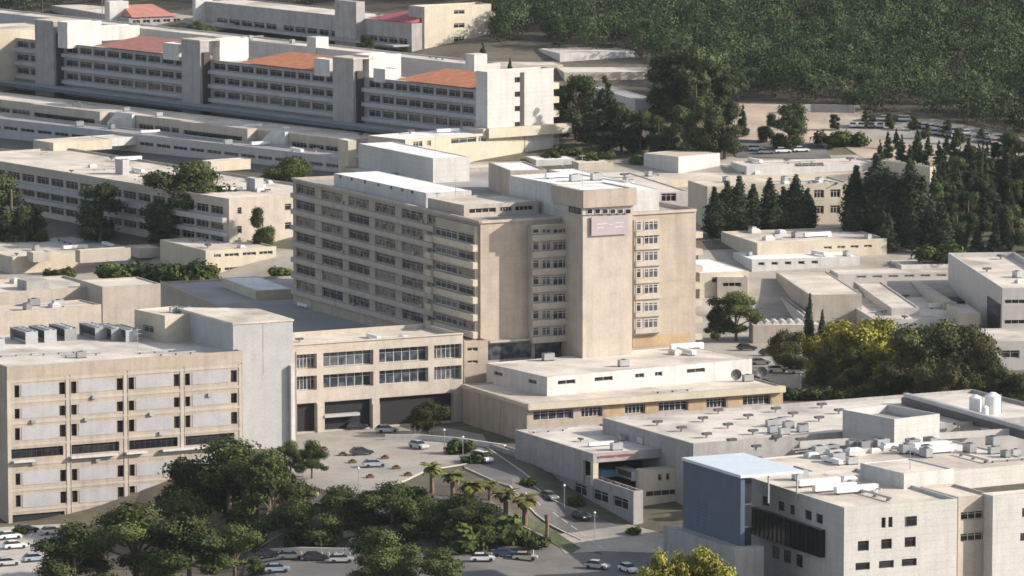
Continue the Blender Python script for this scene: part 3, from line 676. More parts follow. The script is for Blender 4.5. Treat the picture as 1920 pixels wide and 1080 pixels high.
m.f = [(0, 4, 5, 1), (1, 5, 2), (2, 5, 4, 3), (3, 4, 0), (0, 1, 2, 3)]; m.mi = [0] * 5; m.build('tiled_roof', mat('crimson_roof_tiles', (.36, .10, .11), .1), FB.root)
m = MB(); FB.fbox(m, 'A', .5, FB.La, FB.z('A', 765, 86), FB.z('A', 765, 83), .01, 6); m.build('canopy_slab', 'grayc', FB.root)
FW = Blk('far_white_tower', 'white tower at the top edge right of the faded red roof', 'tower', c=(367, -6), l=361, r=398, yb=50, wall='white', roof='wroof', par=.2)
FW2 = Blk('far_white_tower', 'white tower at the top left between grey wall and faded red roof', 'tower', c=(206, 3), l=196, r=241, yb=56, wall='white', roof='wroof', par=.2)
FA = Blk('far_grey_building', 'grey building with a faded red roof between the two white towers at the top left', 'building', c=(242, 34), l=(95, 10), r=365, yb=58, wall='grayc', roof='roof', par=.2, rowsB=[(38, 44, span(246, 360, 6, .7), 2)], glass='dglass')
def q3(u, d, z): v = FA.O + FA.A * u + FA.B * d; return (v.x, v.y, z)
m = MB(); a1, a0 = 1.5, FA.Lb - 6
v_ = [FA.O + FA.B * 1 - FA.A * .5, FA.O + FA.B * a0 - FA.A * .5, FA.O + FA.B * a0 + FA.A * 14, FA.O + FA.B * 1 + FA.A * 14, FA.O + FA.B * 3 + FA.A * 12, FA.O + FA.B * (a0 - 3) + FA.A * 12]
m.v = [(p.x, p.y, FA.zt + (.15 if i < 4 else 3.2)) for i, p in enumerate(v_)]; m.f = [(0, 1, 5, 4), (1, 2, 5), (2, 3, 4, 5), (3, 0, 4), (3, 2, 1, 0)]; m.mi = [0] * 5
m.build('tiled_roof', 'tilered', FA.root)
Blk('far_low_building', 'long cream roof lying behind the terraced building at the top, beside the grey tower', 'building', c=(402, 44), l=(398, 40), r=640, yb=58, La=30, wall='cream', roof='roof', par=.2)
Blk('far_low_building', 'low cream block at the far left edge behind the first stair tower', 'building', c=(-60, 60), l=-100, r=112, zt=zB + 2.2, zb=20, La=26, wall='cream', roof='roof', par=.2)

# ================================================================== LOW BUILDINGS BY THE FOREST
Blk('sloping_hall', 'low cream hall right of the yellow-cream block, behind the tall end block', 'building', c=(915, 124), l=(830, 94), r=1056, yb=136, wall='cream', roof='roof', par=.2)
Blk('long_low_hall', 'white-edged long low building between cream hall and forest', 'building', c=(1050, 100), l=(1010, 91), r=1190, yb=116, wall='white', roof='roof', par=.3)
Blk('low_hall', 'flat-roofed pale building next to the forest trees, above the conifers', 'building', c=(1058, 136), l=(1052, 132), r=1234, yb=152, La=24, wall='cream', roof='roof2', par=.3)
HG = Blk('grey_roof_hall', 'grey-roofed hall with a pale front, half behind the conifers', 'building', c=(1190, 186), l=(1075, 152), r=1226, yb=215, wall='white', roof='groof', par=.2)

# ================================================================== STEPPED MIDDLE ROW
MS = Blk('stepped_clinic', 'low tan stepped building with white slanting fins, in front of the long terraced building', 'building', c=(655, 262), l=(-90, 176), r=735, yb=300, wall='tan2', roof='roof', par=.4,
         rowsA=[(276, 286, span(545, 640, 3, .9) + span(258, 350, 3, .9) + span(-60, 60, 3, .9), 4)], glass='dglass', frame='grayc')
for x1, x0 in ((482, 353), (205, 73)):
    m = MB(); a, b = MS.u('A', x1), MS.u('A', x0); zt = MS.z('A', x1, 243 + (x1 - 482) * .115)
    MS.fbox(m, 'A', a, b, MS.zb, MS.zt - 3.2, .003, 3.2); MS.fbox(m, 'A', a, b, MS.zt - 2.0, MS.zt + .25, .003, 3.2); MS.fbox(m, 'A', a, a + 2.5, MS.zt - 3.2, MS.zt - 2.0, .003, 3.2); MS.fbox(m, 'A', b - 2, b, MS.zt - 3.2, MS.zt - 2.0, .003, 3.2)
    m.build('projecting_bay', 'tan2', MS.root)
    m = MB(); MS.fbox(m, 'A', a + 2.5, b - 2, MS.zt - 3.2, MS.zt - 2.0, .003, 2.6); m.build('strip_glazing', 'dglass', MS.root)
for x0, x1 in ((510, 541), (219, 254)):
    a, b = MS.u('A', x1), MS.u('A', x0); o_ = MS.O
    def q4(u, d, z): v = MS.O + MS.A * u - MS.B * d; return (v.x, v.y, z)
    m = MB(); m.hexa([q4(a, .1, MS.zt - 3.6), q4(b, .1, MS.zt - 3.6), q4(b, 3.4, MS.zt - 3.6), q4(a, 1.2, MS.zt - 3.6), q4(a, .1, MS.zt + .3), q4(b, .1, MS.zt + .3), q4(b, 3.4, MS.zt - 2.4), q4(a, 1.2, MS.zt + .3)])
    m.build('slanting_fin', 'white', MS.root)
MS2 = Blk('lower_terrace', 'lower grey terrace with long white roof edges along the front of the stepped building', 'building', c=(650, 296), l=(-90, 212), r=700, yb=325, wall='lgray', roof='groof', par=.5,
          rowsA=[(309, 316, span(-60, 640, 22, .82), 3)], glass='dglass', frame='grayc')
Blk('white_wall_pylon', 'white free-standing wall at the corner behind the hospital tower', 'building', c=(653, 264), l=650, r=668, yb=330, La=6, wall='cream', roof='wroof', par=.1)
PV = Blk('glazed_pavilion', 'low pavilion with glazed front under a pale roof, below the tall end block', 'building', c=(760, 262), l=(690, 254), r=1000, zt=26.5, zb=19, wall='cream', roof='wroof', par=.2,
         rowsB=[(266, 276, [(775, 792), (800, 808), (846, 893), (897, 912)], 3)], glass='bglass')
Blk('low_connector', 'low pale connector with rooftop pipes between pavilion and tower', 'building', c=(880, 292), l=(690, 262), r=1110, zt=20.5, zb=14, La=22, wall='cream', roof='roof', par=.4)

# ================================================================== LEFT MIDDLE
D9 = Blk('courtyard_building', 'wide beige-roofed building with a dark shaded long side, left of the tower', 'building', c=(430, 373), l=(-80, 289), r=640, yb=476, wall='tan2', roof='roof', par=.6,
         rowsA=[(388, 403, span(-70, 420, 18, .85), 3), (417, 432, span(-70, 420, 18, .85), 3), (444, 458, span(-70, 420, 18, .85), 3)],
         rowsB=[(389, 402, [(445, 453)], 1), (424, 438, [(445, 453)], 1), (384, 396, [(534, 546)], 1), (407, 418, [(533, 546)], 1)] and [(389, 402, [(445, 453), (534, 546)], 1), (424, 438, [(445, 453), (534, 546)], 1), (450, 462, [(534, 546)], 1)], glass='dglass', frame='grayc')
m = MB(); z = D9.z('A', 420, 408); D9.fbox(m, 'A', .4, D9.La, z - 1.1, z + .2, .003, 1.6)
z = D9.z('A', 420, 436); D9.fbox(m, 'A', .4, D9.La, z - .8, z + .2, .003, 1.0); m.build('balcony_band', 'lgray', D9.root)
for c, l, r, h, w_ in (((230, 300), 216, 242, 3.2, 'lgray'), ((395, 303), 378, 470, 1.6, 'cream'), ((100, 268), 62, 210, 1.6, 'cream'), ((478, 335), 462, 494, 2.6, 'lgray'), ((160, 262), 130, 330, 1.2, 'white')):
    Blk('roof_room', c=c, l=l, r=r, zt=D9.zt + h, zb=D9.zt - 1, parent=D9.root, wall=w_, roof='roof', par=.2, ref=D9)
B6 = Blk('two_storey_block', 'cream two-storey block with ribbon windows left of the tower, in front of the shaded building', 'building', c=(386, 470), l=(300, 449), r=518, yb=520, wall='cream', roof='roof', par=.4,
         rowsB=[(477, 483, [(401, 414), (421, 448), (455, 480), (486, 511)], 3), (503, 509, [(402, 414), (421, 448), (455, 480), (486, 505)], 3)], glass='dglass')
B6b = Blk('long_low_block', 'long low cream block with rooftop boxes, left edge below the dark trees', 'building', c=(24, 482), l=(-60, 462), r=384, yb=514, La=32, wall='cream', roof='roof', par=.3)
for c, l, r, h in (((150, 470), 141, 245, 2.0), ((62, 474), 50, 96, 1.3), ((262, 466), 240, 300, 1.4)):
    Blk('roof_room', c=c, l=l, r=r, zt=B6b.zt + h, zb=B6b.zt - 1, parent=B6b.root, wall='tan2', roof='roof', par=.2)
B7a = Blk('tan_block', 'tan block with one blank lit wall behind the rooftop chillers', 'building', c=(192, 538), l=(150, 525), r=301, zt=20.5, zb=0, wall='tan2', roof='roof', par=.3)
B7b = Blk('tan_wing', 'tan wing with a long parapet at the left edge behind the chillers', 'building', c=(-60, 552), l=(-100, 540), r=192, zt=19.5, zb=0, La=20, wall='tan2', roof='roof', par=.5)
B7c = Blk('tan_front_wing', 'lower tan wing with an open roof frame just behind the chillers', 'building', c=(-60, 590), l=(-100, 580), r=190, zt=19, zb=0, La=9, wall='tan2', roof='roof', par=.3)
m = MB(); m.box((B7b.O.x, B7b.O.y), (B7b.A.x, B7b.A.y), (B7b.B.x, B7b.B.y), 3, 8, 14, 19, B7b.zr, B7b.zt + 1.5); m.build('roof_room', 'grayc', B7b.root)

# ================================================================== RIGHT MIDDLE
RM1 = Blk('white_annex', 'pale annex right of the tower top with one square window', 'building', c=(1183, 362), l=(1075, 326), r=1292, yb=405, wall='white', roof='roof', par=.3, rowsB=[(363, 378, [(1240, 1268)], 3)], glass='dglass')
RM2 = Blk('three_storey_block', 'cream three-storey block with square windows behind the row of cypresses', 'building', c=(1326, 350), l=(1290, 338), r=1592, yb=432, wall='cream', roof='roof', par=.4,
          rowsB=[(362, 377, span(1335, 1582, 8, .62), 3), (392, 407, span(1335, 1582, 8, .62), 3)], glass='dglass')
RM3 = Blk('roof_cabin', 'cabin with a shaded side and a lit arched front above the white annex', 'building', c=(1272, 294), l=(1207, 287), r=1350, yb=326, wall='stone', roof='cream', par=.15)
RM4 = Blk('white_roofed_wing', 'white-walled low wing on the hillside behind the cypresses', 'building', c=(1400, 312), l=(1370, 303), r=1640, yb=332, wall='white', roof='roof', par=.3, rowsB=[(306, 313, [(1490, 1545)], 4)], glass='bglass')
RM5 = Blk('pale_end_wing', 'pale end wing with an overhanging roof right of the tallest cypress', 'building', c=(1743, 313), l=(1652, 300), r=1754, yb=382, wall='cream', roof='roof', par=.3, rowsA=[(330, 338, span(1664, 1735, 3, .8), 3)], glass='dglass')
RM6 = Blk('hillside_roof', 'long beige roof with small vents between white annex and white-roofed wing', 'building', c=(1190, 340), l=(1080, 312), r=1600, yb=358, La=22, wall='cream', roof='roof', par=.2)
L1 = Blk('low_court_building', 'low cream court building right of the tower, below the cypress row', 'building', c=(1420, 456), l=(1352, 434), r=1663, yb=494, wall='cream', roof='roof', par=.3, rowsB=[(462, 467, span(1540, 1640, 4, .6), 2)], glass='dglass')
L2 = Blk('white_roofed_hall', 'hall with a brilliant white roof and small windows right of the tower', 'building', c=(1410, 487), l=(1395, 481), r=1612, yb=510, La=15, wall='white', roof='wroof', par=.1, rowsB=[(492, 498, span(1415, 1540, 5, .5), 1)], glass='dglass')
L5 = Blk('lower_clinic', 'spread-out beige roof with a sunken court, behind the yellow-green trees', 'building', c=(1640, 600), l=(1500, 512), r=1842, yb=640, wall='stone', roof='roof', par=.4)
L3 = Blk('raised_roof_block', 'block with a wide plain beige roof behind the slim cypress pair', 'building', c=(1518, 553), l=(1455, 510), r=1616, yb=610, wall='tan2', roof='roof', par=.2)
L4 = Blk('shaded_court_block', 'small block with a sunken shaded roof court behind the dark bushy tree', 'building', c=(1506, 592), l=(1404, 512), r=1519, yb=625, wall='stone', roof='groof', par=2.2)
for (a, b) in (((1697, 521), (1770, 566)), ((1760, 500), (1850, 560))):
    a = P(*a, L5.zt + 1.4); b = P(*b, L5.zt + 1.4); e = (b - a).normalized(); n3 = Vector((e.y, -e.x, 0))
    m = MB(); m.prism([a, b, b - n3 * 2.2, a - n3 * 2.2], L5.zr, L5.zt + 1.4); m.build('parapet_beam', 'cream', L5.root)
a = P(1715, 556, L5.zr + .1); 
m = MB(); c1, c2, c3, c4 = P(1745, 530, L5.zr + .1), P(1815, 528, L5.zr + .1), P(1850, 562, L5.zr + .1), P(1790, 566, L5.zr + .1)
m.prism([c4, c3, c2, c1], L5.zr + .07, L5.zr + .12); m.build('court_shade_patch', 'dframe', L5.root)  # flat dark sheet on the roof paints the shade of a court
L6 = Blk('angled_ward_building', 'building with a raking parapet and deep strip window at the right edge', 'building', c=(1878, 540), l=(1778, 474), r=2010, yb=650, wall='stone', roof='roof', par=1.2, rowsB=[(562, 570, [(1882, 1990)], 8), (600, 608, [(1882, 1990)], 8)], glass='dglass')
m = MB(); L6.fbox(m, 'A', 1.5, 16, L6.zb, L6.z('A', 1870, 566), .003, .2); m.build('recess_shade_panel', 'dglass', L6.root)  # dark panel on the face paints the shade of a recess
L7 = Blk('small_corner_block', 'small tan block with one dark window at the right edge beside the yellow-green trees', 'building', c=(1866, 640), l=(1832, 616), r=2010, yb=695, wall='stone', roof='roof', par=.3, rowsB=[(657, 672, [(1878, 1912)], 2)], glass='dglass')
L8 = Blk('skylit_block', 'low tan block with a row of white barrel skylights beside the slim cypress pair', 'building', c=(1412, 610), l=(1404, 602), r=1545, yb=645, wall='tan2', roof='roof', par=.3)
for k in range(7):
    c = L8.at(3.0, 2 + k * 1.75)
    m = MB(); n = 10; pts = []
    for i in range(n + 1): t = math.pi * i / n; pts.append((math.cos(t) * .75, math.sin(t) * .6))
    bse = len(m.v)
    for s_ in (0, 5):
        for a_, z_ in pts: v = c + L8.B * a_ + L8.A * s_; m.v.append((v.x, v.y, c.z + z_))
    for i in range(n): m.f.append((i, i + 1, n + 2 + i, n + 1 + i)); m.mi.append(0)
    m.f.append(tuple(range(n + 1))[::-1]); m.f.append(tuple(range(n + 1, 2 * n + 2))); m.mi += [0, 0]
    m.build('skylight', 'white', L8.root)
Blk('small_hut', 'small cream hut among bushes behind the tower roof', 'building', c=(1085, 306), l=(1072, 301), r=1150, yb=320, wall='cream', roof='roof', par=.2)
Blk('ramp_block', 'low white block by the foot of the tall end block, behind the tower', 'building', c=(1005, 300), l=(985, 293), r=1078, yb=312, wall='white', roof='wroof', par=.1)
LA = Blk('strip_wing', 'narrow pale wing between the white-roofed hall and the lower clinic', 'building', c=(1572, 514), l=(1556, 505), r=1802, yb=528, wall='stone', roof='roof', par=.3, rowsB=[(517, 521, span(1600, 1780, 6, .6), 2)], glass='dglass')
LB = Blk('small_white_block', 'small white block beside the green bush right of the court building', 'building', c=(1690, 497), l=(1668, 488), r=1782, yb=508, wall='white', roof='roof', par=.2)
LC = Blk('raised_roof', c=(1672, 578), l=(1600, 527), r=1724, zt=L5.zt + 1.3, zb=L5.zt - 1, parent=L5.root, wall='stone', roof='roof', par=.3)
LD = Blk('raised_roof', c=(1800, 588), l=(1775, 570), r=1838, zt=L5.zt + 1.8, zb=L5.zt - 1, parent=L5.root, wall='cream', roof='roof', par=.3)
LE = Blk('roof_cabin_block', 'small tan block between the dark bushy tree and the court roofs', 'building', c=(1345, 520), l=(1338, 514), r=1402, yb=560, La=10, wall='tan2', roof='wroof', par=.2, rowsB=[(530, 538, [(1355, 1390)], 3)], glass='dglass')
L9 = Blk('cream_side_block', 'cream block with a white porch roof directly right of the tower balconies', 'building', c=(1312, 512), l=(1300, 508), r=1404, yb=560, La=24, wall='cream', roof='wroof', par=.15, rowsB=[(520, 530, [(1335, 1395)], 4)], glass='dglass')
def rwall(name, label, pts, h, th, mt, lift=0):
    m = MB(); ps = [G(*p) for p in pts]
    root = None
    for a, b in zip(ps[:-1], ps[1:]):
        e = Vector((b.x - a.x, b.y - a.y, 0)).normalized(); n = Vector((-e.y, e.x, 0)) * th
        m.hexa([(a.x, a.y, a.z - 1), (b.x, b.y, b.z - 1), (b.x + n.x, b.y + n.y, b.z - 1), (a.x + n.x, a.y + n.y, a.z - 1),
                (a.x, a.y, a.z + h), (b.x, b.y, b.z + h), (b.x + n.x, b.y + n.y, b.z + h), (a.x + n.x, a.y + n.y, a.z + h)])
    o = m.build(name, mt, off=tuple(ps[0])); return tag(o, label, 'wall')
rwall('retaining_wall', 'dark curved retaining wall with a pale coping above the hillside forecourt', [(1468, 214), (1520, 211), (1602, 213)], 2.2, 1, 'grayc')
rwall('planter_wall', 'pale low planter wall along the right side of the plaza', [(722, 826), (790, 826), (860, 832), (945, 845)], 1.1, .6, 'stone')
rwall('terrace_wall', 'low pale terrace wall beneath the trees in the foreground', [(640, 1012), (760, 1004), (880, 1000), (940, 1012)], 1.3, .6, 'stone')
rwall('street_wall', 'low brown wall along the palm row', [(930, 968), (975, 990), (1030, 1018)], .6, .3, 'tan')
rwall('parking_wall', 'low wall at the head of the lower car park beneath the pines', [(480, 1040), (560, 1036), (665, 1038)], .9, .5, 'stone')
# ================================================================== VEGETATION
def leafmat(name, rgb, var=.35, hue=None):
    m = bpy.data.materials.new(name); m.use_nodes = True; L = m.node_tree.links; b = m.node_tree.nodes['Principled BSDF']
    b.inputs['Roughness'].default_value = .7; b.inputs['Specular IOR Level'].default_value = .08
    ge = nn(m, 'ShaderNodeNewGeometry'); n = nn(m, 'ShaderNodeTexNoise'); n.inputs['Scale'].default_value = .55; n.inputs['Detail'].default_value = 3
    L.new(ge.outputs['Position'], n.inputs['Vector']); oi = nn(m, 'ShaderNodeObjectInfo')
    mr = nn(m, 'ShaderNodeMapRange'); mr.inputs[1].default_value = .33; mr.inputs[2].default_value = .67
    L.new(n.outputs[0], mr.inputs[0])
    h = hue or (rgb[0] * 1.7, rgb[1] * 1.35, rgb[2] * 1.1)
    mx = nn(m, 'ShaderNodeMix', data_type='RGBA'); L.new(mr.outputs[0], mx.inputs[0]); mx.inputs[6].default_value = (rgb[0] * .7, rgb[1] * .75, rgb[2] * .8, 1); mx.inputs[7].default_value = (*h, 1)
    n2 = nn(m, 'ShaderNodeTexNoise'); n2.inputs['Scale'].default_value = .13; L.new(ge.outputs['Position'], n2.inputs['Vector'])
    r2 = nn(m, 'ShaderNodeMapRange'); r2.inputs[1].default_value = .35; r2.inputs[2].default_value = .65; r2.inputs[3].default_value = 1 - var; r2.inputs[4].default_value = 1 + var
    L.new(n2.outputs[0], r2.inputs[0])
    r3 = nn(m, 'ShaderNodeMapRange'); r3.inputs[3].default_value = .8; r3.inputs[4].default_value = 1.2; L.new(oi.outputs['Random'], r3.inputs[0])
    mm = nn(m, 'ShaderNodeMath', operation='MULTIPLY'); L.new(r2.outputs[0], mm.inputs[0]); L.new(r3.outputs[0], mm.inputs[1])
    sc = nn(m, 'ShaderNodeVectorMath', operation='SCALE'); L.new(mx.outputs[2], sc.inputs[0]); L.new(mm.outputs[0], sc.inputs[3])
    L.new(sc.outputs[0], b.inputs['Base Color']); return m
M['pine'] = leafmat('pine_needles', (.052, .074, .026), var=.5)
M['conifer'] = leafmat('dark_conifer_needles', (.030, .046, .026))
M['midleaf'] = leafmat('mixed_green_leaves', (.040, .060, .026), var=.5)
M['broad'] = leafmat('yellow_green_leaves', (.13, .14, .03), hue=(.36, .33, .06))
M['olive'] = leafmat('olive_leaves', (.060, .072, .030))
M['palmleaf'] = leafmat('palm_fronds', (.10, .115, .035))
M['forest'] = leafmat('forest_leaves', (.040, .060, .025), var=.65, hue=(.058, .082, .032))
M['bush'] = leafmat('bush_leaves', (.05, .075, .022))
RNG = np.random.default_rng(11)
def leafpts(lobes, n, size, rng, jit=.13, pw=.35, nr_=.36):
    lob = np.array(lobes, float); wgt = (lob[:, 3] * lob[:, 4] + lob[:, 4] * lob[:, 5] + lob[:, 3] * lob[:, 5]); wgt /= wgt.sum()
    k = rng.choice(len(lob), n, p=wgt); d = rng.normal(size=(n, 3)); d /= np.linalg.norm(d, axis=1)[:, None]
    r = rng.random(n) ** pw * (1 + jit * rng.normal(size=n)); c = lob[k, :3] + d * lob[k, 3:] * r[:, None]
    nr = d + rng.normal(size=(n, 3)) * nr_; nr /= np.linalg.norm(nr, axis=1)[:, None]
    t = np.cross(nr, rng.normal(size=(n, 3))); t /= np.linalg.norm(t, axis=1)[:, None]; b = np.cross(nr, t)
    s = size * (.55 + .9 * rng.random(n))[:, None]; e = s * (.45 + .4 * rng.random(n))[:, None]
    return np.stack([c - t * s - b * e * .3, c + b * e, c + t * s + b * e * .2, c - b * e], 1)
def leafmesh(name, V, m):
    n = len(V); me = bpy.data.meshes.new(name); me.vertices.add(n * 4); me.vertices.foreach_set('co', V.reshape(-1).astype(np.float32))
    me.loops.add(n * 4); me.loops.foreach_set('vertex_index', np.arange(n * 4, dtype=np.int32))
    me.polygons.add(n); me.polygons.foreach_set('loop_start', np.arange(0, n * 4, 4, dtype=np.int32)); me.polygons.foreach_set('loop_total', np.full(n, 4, dtype=np.int32))
    me.materials.append(M[m]); me.update(calc_edges=True); return me
def trunk(h, r, limbs, mname='trunk', lean=(0, 0)):
    m = MB(); m.tube([(0, 0, -1.0), (lean[0] * .3, lean[1] * .3, h * .35), (lean[0], lean[1], h)], [r, r * .8, r * .35])
    for (x, y, z) in limbs: m.tube([(lean[0] * .3, lean[1] * .3, h * .4), (x * .55, y * .55, lerp(h * .4, z, .6)), (x, y, z)], [r * .5, r * .35, r * .12], n=6)
    return m.mesh('trunk', mname)
PROTO = {}
def proto(kind, v):
    k = (kind, v)
    if k in PROTO: return PROTO[k]
    rng = np.random.default_rng(100 + v * 17 + sum(map(ord, kind))); R = lambda a, b: float(rng.uniform(a, b))
    if kind == 'pine':                       # height 1 unit = 10 m, broad irregular crown
        lobes = []
        for i in range(16):
            a = R(0, 6.28); rr = R(.8, 4.4); z = R(2.6, 8.2) - rr * .2; s = R(1.0, 2.1); lobes.append((rr * math.cos(a), rr * math.sin(a), z, s, s, s * R(.5, .7)))
        lobes.append((0, 0, 8.3, 2, 2, 1.3)); lobes.append((0, 0, 6.2, 2.6, 2.6, 1.5))
        cm = leafmesh('crown', leafpts(lobes, 20000, .155, rng, .17), 'pine'); tm = trunk(7, .3, [l[:3] for l in lobes[:7]])
    elif kind == 'conifer':
        lobes = []
        for i in range(13):
            z = 1.2 + i * .68; r = 2.3 * (1 - (z - 1) / 9.4) + .15
            for j in range(4 if r > .8 else 2): a = R(0, 6.28); lobes.append((math.cos(a) * r * .55, math.sin(a) * r * .55, z + R(-.2, .2), r * R(.45, .7), r * R(.45, .7), R(.4, .65)))
        cm = leafmesh('crown', leafpts(lobes, 8000, .17, rng, .17), 'conifer'); tm = trunk(8.6, .22, [])
    elif kind == 'mixed':
        lobes = []
        for i in range(20):
            z = R(.9, 8.6); r = 2.6 * (1 - ((z - 4) / 6.4) ** 2) ** .5 if abs(z - 4) < 6.3 else .6; a = R(0, 6.28); s = R(.8, 1.4)
            lobes.append((math.cos(a) * r * .62, math.sin(a) * r * .62, z, s, s, s * .9))
        cm = leafmesh('crown', leafpts(lobes, 13000, .155, rng, .17), 'midleaf'); tm = trunk(7.5, .25, [l[:3] for l in lobes[:4]])
    elif kind == 'cypress':
        lobes = [(R(-.12, .12), R(-.12, .12), .9 + i * .78, w, w, .8) for i, w in enumerate([.8, 1.05, 1.15, 1.15, 1.1, 1.0, .9, .75, .58, .42, .25])]
        cm = leafmesh('crown', leafpts(lobes, 6500, .14, rng, .15), 'conifer'); tm = trunk(7, .18, [])
    elif kind in ('broad', 'olive'):
        lobes = []
        for i in range(24):
            a = R(0, 6.28); rr = R(.2, 3.9); z = R(1.6, 8.2) * (1 - rr * .05); s = R(1.0, 1.9); lobes.append((rr * math.cos(a), rr * math.sin(a), z, s, s, s * .85))
        cm = leafmesh('crown', leafpts(lobes, 18000, .16, rng, .17), kind); tm = trunk(6.5, .28, [l[:3] for l in lobes[:6]])
    elif kind == 'bush':
        lobes = [(R(-1.4, 1.4), R(-1.4, 1.4), R(.5, 1.5), R(.6, 1.1), R(.6, 1.1), R(.5, .9)) for i in range(8)]
        cm = leafmesh('crown', leafpts(lobes, 1300, .22, rng), 'bush'); tm = trunk(1.2, .1, [])
    elif kind == 'palm':
        m = MB(); hh = 5.6
        for i in range(34):
            a = R(0, 6.28); up = R(-.35, 1.15); L = R(2.0, 2.7); prev = None; segs = []
            for j in range(6):
                t = j / 5; el = up - t * 1.35; 
                if j == 0: p = Vector((0, 0, hh))
                else: p = prev + Vector((math.cos(a) * math.cos(el), math.sin(a) * math.cos(el), math.sin(el))) * L / 5
                segs.append(p); prev = p
            sd_ = Vector((-math.sin(a), math.cos(a), 0))
            for j in range(5):
                w0 = [.12, .5, .62, .5, .3, .05][j]; w1 = [.12, .5, .62, .5, .3, .05][j + 1]
                b0 = len(m.v); dr = Vector((0, 0, -.22))
                m.v += [tuple(segs[j] - sd_ * w0 + dr * w0 * 2), tuple(segs[j]), tuple(segs[j + 1]), tuple(segs[j + 1] - sd_ * w1 + dr * w1 * 2), tuple(segs[j] + sd_ * w0 + dr * w0 * 2), tuple(segs[j + 1] + sd_ * w1 + dr * w1 * 2)]
                m.f += [(b0, b0 + 1, b0 + 2, b0 + 3), (b0 + 1, b0 + 4, b0 + 5, b0 + 2)]; m.mi += [0, 0]
        cm = m.mesh('crown', 'palmleaf'); t = MB(); t.tube([(0, 0, -1), (.05, 0, 2.5), (0, 0, hh)], [.42, .33, .36]); t.tube([(0, 0, hh - .8), (0, 0, hh + .2)], [.4, .55]); tm = t.mesh('trunk', 'ptrunk')
    PROTO[k] = (tm, cm); return PROTO[k]
CATS = {'pine': ('pine_tree', 'tree', 9.2), 'conifer': ('conifer_tree', 'tree', 9.9), 'mixed': ('leafy_tree', 'tree', 9.4), 'cypress': ('cypress_tree', 'tree', 9.4), 'broad': ('broadleaf_tree', 'tree', 9.3), 'olive': ('olive_green_tree', 'tree', 9.3), 'bush': ('bush', 'shrub', 2.1), 'palm': ('palm_tree', 'palm', 7.0)}
vcount = 0
ORD = {}; ORDN = ['first', 'second', 'third', 'fourth', 'fifth', 'sixth', 'seventh', 'eighth', 'ninth', 'tenth', 'eleventh', 'twelfth', 'thirteenth', 'fourteenth', 'fifteenth']
ORDG = ('cypresses in front of the three-storey block', 'cypresses right of the three-storey block', 'hedge bushes behind the tan block', 'olive-green trees in front of the lower clinic', 'yellow-topped trees in front of the lower clinic', 'green trees right of the tall end block', 'pointed conifers right of the tall end block', 'tall trees beside the grey-roofed hall', 'bushes behind the clinic')
def tree(kind, px, ytop, ybase, label, group=None, wide=1.0, Hm=None, z=None):
    """base at photo sight (px, ybase) on the ground; top at ytop"""
    global vcount; vcount += 1
    g = G(px, ybase) if z is None else P(px, ybase, z)
    h = Hm or (PY(px, ytop, g.y).z - g.z)
    nm, cat, h0 = CATS[kind]; s = h / h0
    tm, cm = proto(kind, vcount % 3)
    if group:
        ORD[group] = ORD.get(group, 0) + 1; k_ = ORD[group]
        if k_ <= 15 and group in ORDG: label = ORDN[k_ - 1] + ' from the left, ' + label.replace(' in front of', ' before')
    e = empty(nm, (g.x, g.y, g.z), label, cat, group); e.scale = (s * wide, s * wide, s); e.rotation_euler = (0, 0, random.uniform(0, 6.28))
    for n_, me in (('trunk', tm), ('crown', cm)):
        o = bpy.data.objects.new(n_, me); COL.objects.link(o); o.parent = e
    return e
